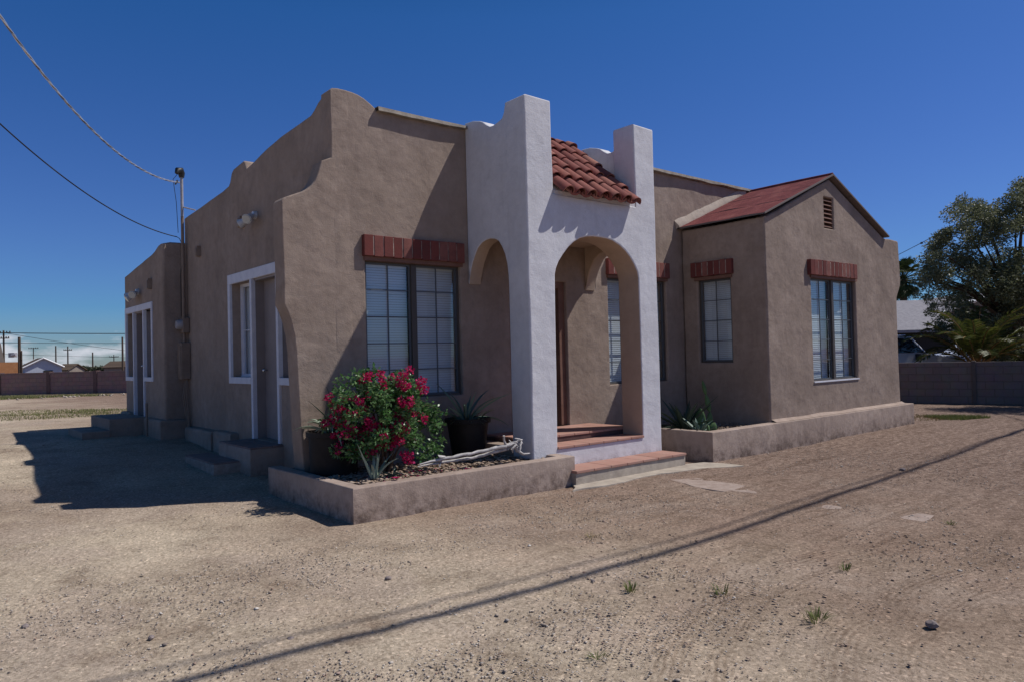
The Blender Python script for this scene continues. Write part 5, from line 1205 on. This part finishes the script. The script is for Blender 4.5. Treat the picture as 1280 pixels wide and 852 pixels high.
# rubble at the foot of the left wall
q = atz(118, 494, .3); P = np.stack([q.x+RNG.normal(size=70)*1.8, q.y-RNG.random(70)*1.2-RNG.normal(size=70)*.4, np.full(70, .33)], 1)
o = stones('rubble', P, .03+.08*RNG.random(70)**2, M['fillet']); tag(o, 'pale rubble scattered at the foot of the reddish wall', 'rubble', None, 'stuff')
# lighter dirt lane crossing behind, left
lane = [atz(a, b, .3) for a, b in ((-40, 533), (160, 503), (160, 498), (90, 499), (-40, 506))]
# ------------------------------------------------------------------ light and sky
sun = bpy.data.lights.new('sun', 'SUN'); so = bpy.data.objects.new('sun', sun); COL.objects.link(so)
sun.energy = 3.9; sun.angle = rad(.53); sun.color = (1, .965, .92)
so.rotation_euler = sdir.to_track_quat('Z', 'Y').to_euler(); so.location = (20, -20, 30)
w = bpy.data.worlds.new('World'); SC.world = w; w.use_nodes = True; nt = w.node_tree
bgn = nt.nodes['Background']; sk = nt.nodes.new('ShaderNodeTexSky'); sk.sky_type = 'NISHITA'; sk.sun_disc = False
sk.sun_elevation = math.asin(sdir.z); sk.sun_rotation = math.atan2(sdir.x, sdir.y); sk.air_density = 1.0; sk.dust_density = .3; sk.ozone_density = 2.0; sk.altitude = 300
# low cloud bank over the horizon on the left
tc = nt.nodes.new('ShaderNodeTexCoord'); sp = nt.nodes.new('ShaderNodeSeparateXYZ'); nt.links.new(tc.outputs['Generated'], sp.inputs[0])
mp = nt.nodes.new('ShaderNodeMapping'); mp.inputs['Scale'].default_value = (9, 9, 26); nt.links.new(tc.outputs['Generated'], mp.inputs[0])
cn = nt.nodes.new('ShaderNodeTexNoise'); cn.inputs['Scale'].default_value = 1.5; cn.inputs['Detail'].default_value = 7; cn.inputs['Roughness'].default_value = .55; nt.links.new(mp.outputs[0], cn.inputs['Vector'])
def mth(op, a, b=None, cl_=False):
    n_ = nt.nodes.new('ShaderNodeMath'); n_.operation = op; n_.use_clamp = cl_
    for i, v in enumerate((a, b)):
        if v is None: continue
        if isinstance(v, (int, float)): n_.inputs[i].default_value = v
        else: nt.links.new(v, n_.inputs[i])
    return n_.outputs[0]
el = sp.outputs[2]
tc0 = sp
band = mth('MULTIPLY', mth('SUBTRACT', 1.0, mth('DIVIDE', mth('ABSOLUTE', mth('SUBTRACT', el, .018)), .045), True), 1.0)
az_ = mth('MULTIPLY_ADD', sp.outputs[0], -2.2); 
azn = nt.nodes.new('ShaderNodeMapRange'); nt.links.new(sp.outputs[0], azn.inputs[0]); azn.inputs[1].default_value = .45; azn.inputs[2].default_value = .15
cf = nt.nodes.new('ShaderNodeMapRange'); nt.links.new(mth('ADD', cn.outputs[0], mth('MULTIPLY', band, .28)), cf.inputs[0]); cf.inputs[1].default_value = .66; cf.inputs[2].default_value = .84
fac = mth('MULTIPLY', mth('MULTIPLY', cf.outputs[0], mth('MULTIPLY', band, 2.0, True)), mth('MULTIPLY', azn.outputs[0], 1.2), True)
mx = nt.nodes.new('ShaderNodeMix'); mx.data_type = 'RGBA'; nt.links.new(fac, mx.inputs[0]); hs = nt.nodes.new('ShaderNodeHueSaturation'); hs.inputs['Saturation'].default_value = 1.45; nt.links.new(sk.outputs[0], hs.inputs['Color']); gr = nt.nodes.new('ShaderNodeValToRGB'); ge = gr.color_ramp.elements; ge[0].position = .0; ge[0].color = (.25, .335, .56, 1); ge[1].position = .42; ge[1].color = (.88, .47, .57, 1); e3 = gr.color_ramp.elements.new(.66); e3.color = (.80, .34, .30, 1)
e2 = gr.color_ramp.elements.new(.07); e2.color = (.20, .335, .56, 1); nt.links.new(tc0.outputs[2], gr.inputs[0])
gm = nt.nodes.new('ShaderNodeMix'); gm.data_type = 'RGBA'; gm.blend_type = 'MULTIPLY'; gm.inputs[0].default_value = 1; nt.links.new(hs.outputs[0], gm.inputs[6]); nt.links.new(gr.outputs[0], gm.inputs[7]); nt.links.new(gm.outputs[2], mx.inputs[6]); mx.inputs[7].default_value = (4.0, 4.2, 4.7, 1)
nt.links.new(mx.outputs[2], bgn.inputs[0]); bgn.inputs[1].default_value = .150
SC.view_settings.view_transform = 'Standard'; SC.view_settings.look = 'None'; SC.view_settings.exposure = 0; SC.view_settings.gamma = 1
SC.cycles.max_bounces = 8; SC.cycles.transparent_max_bounces = 12
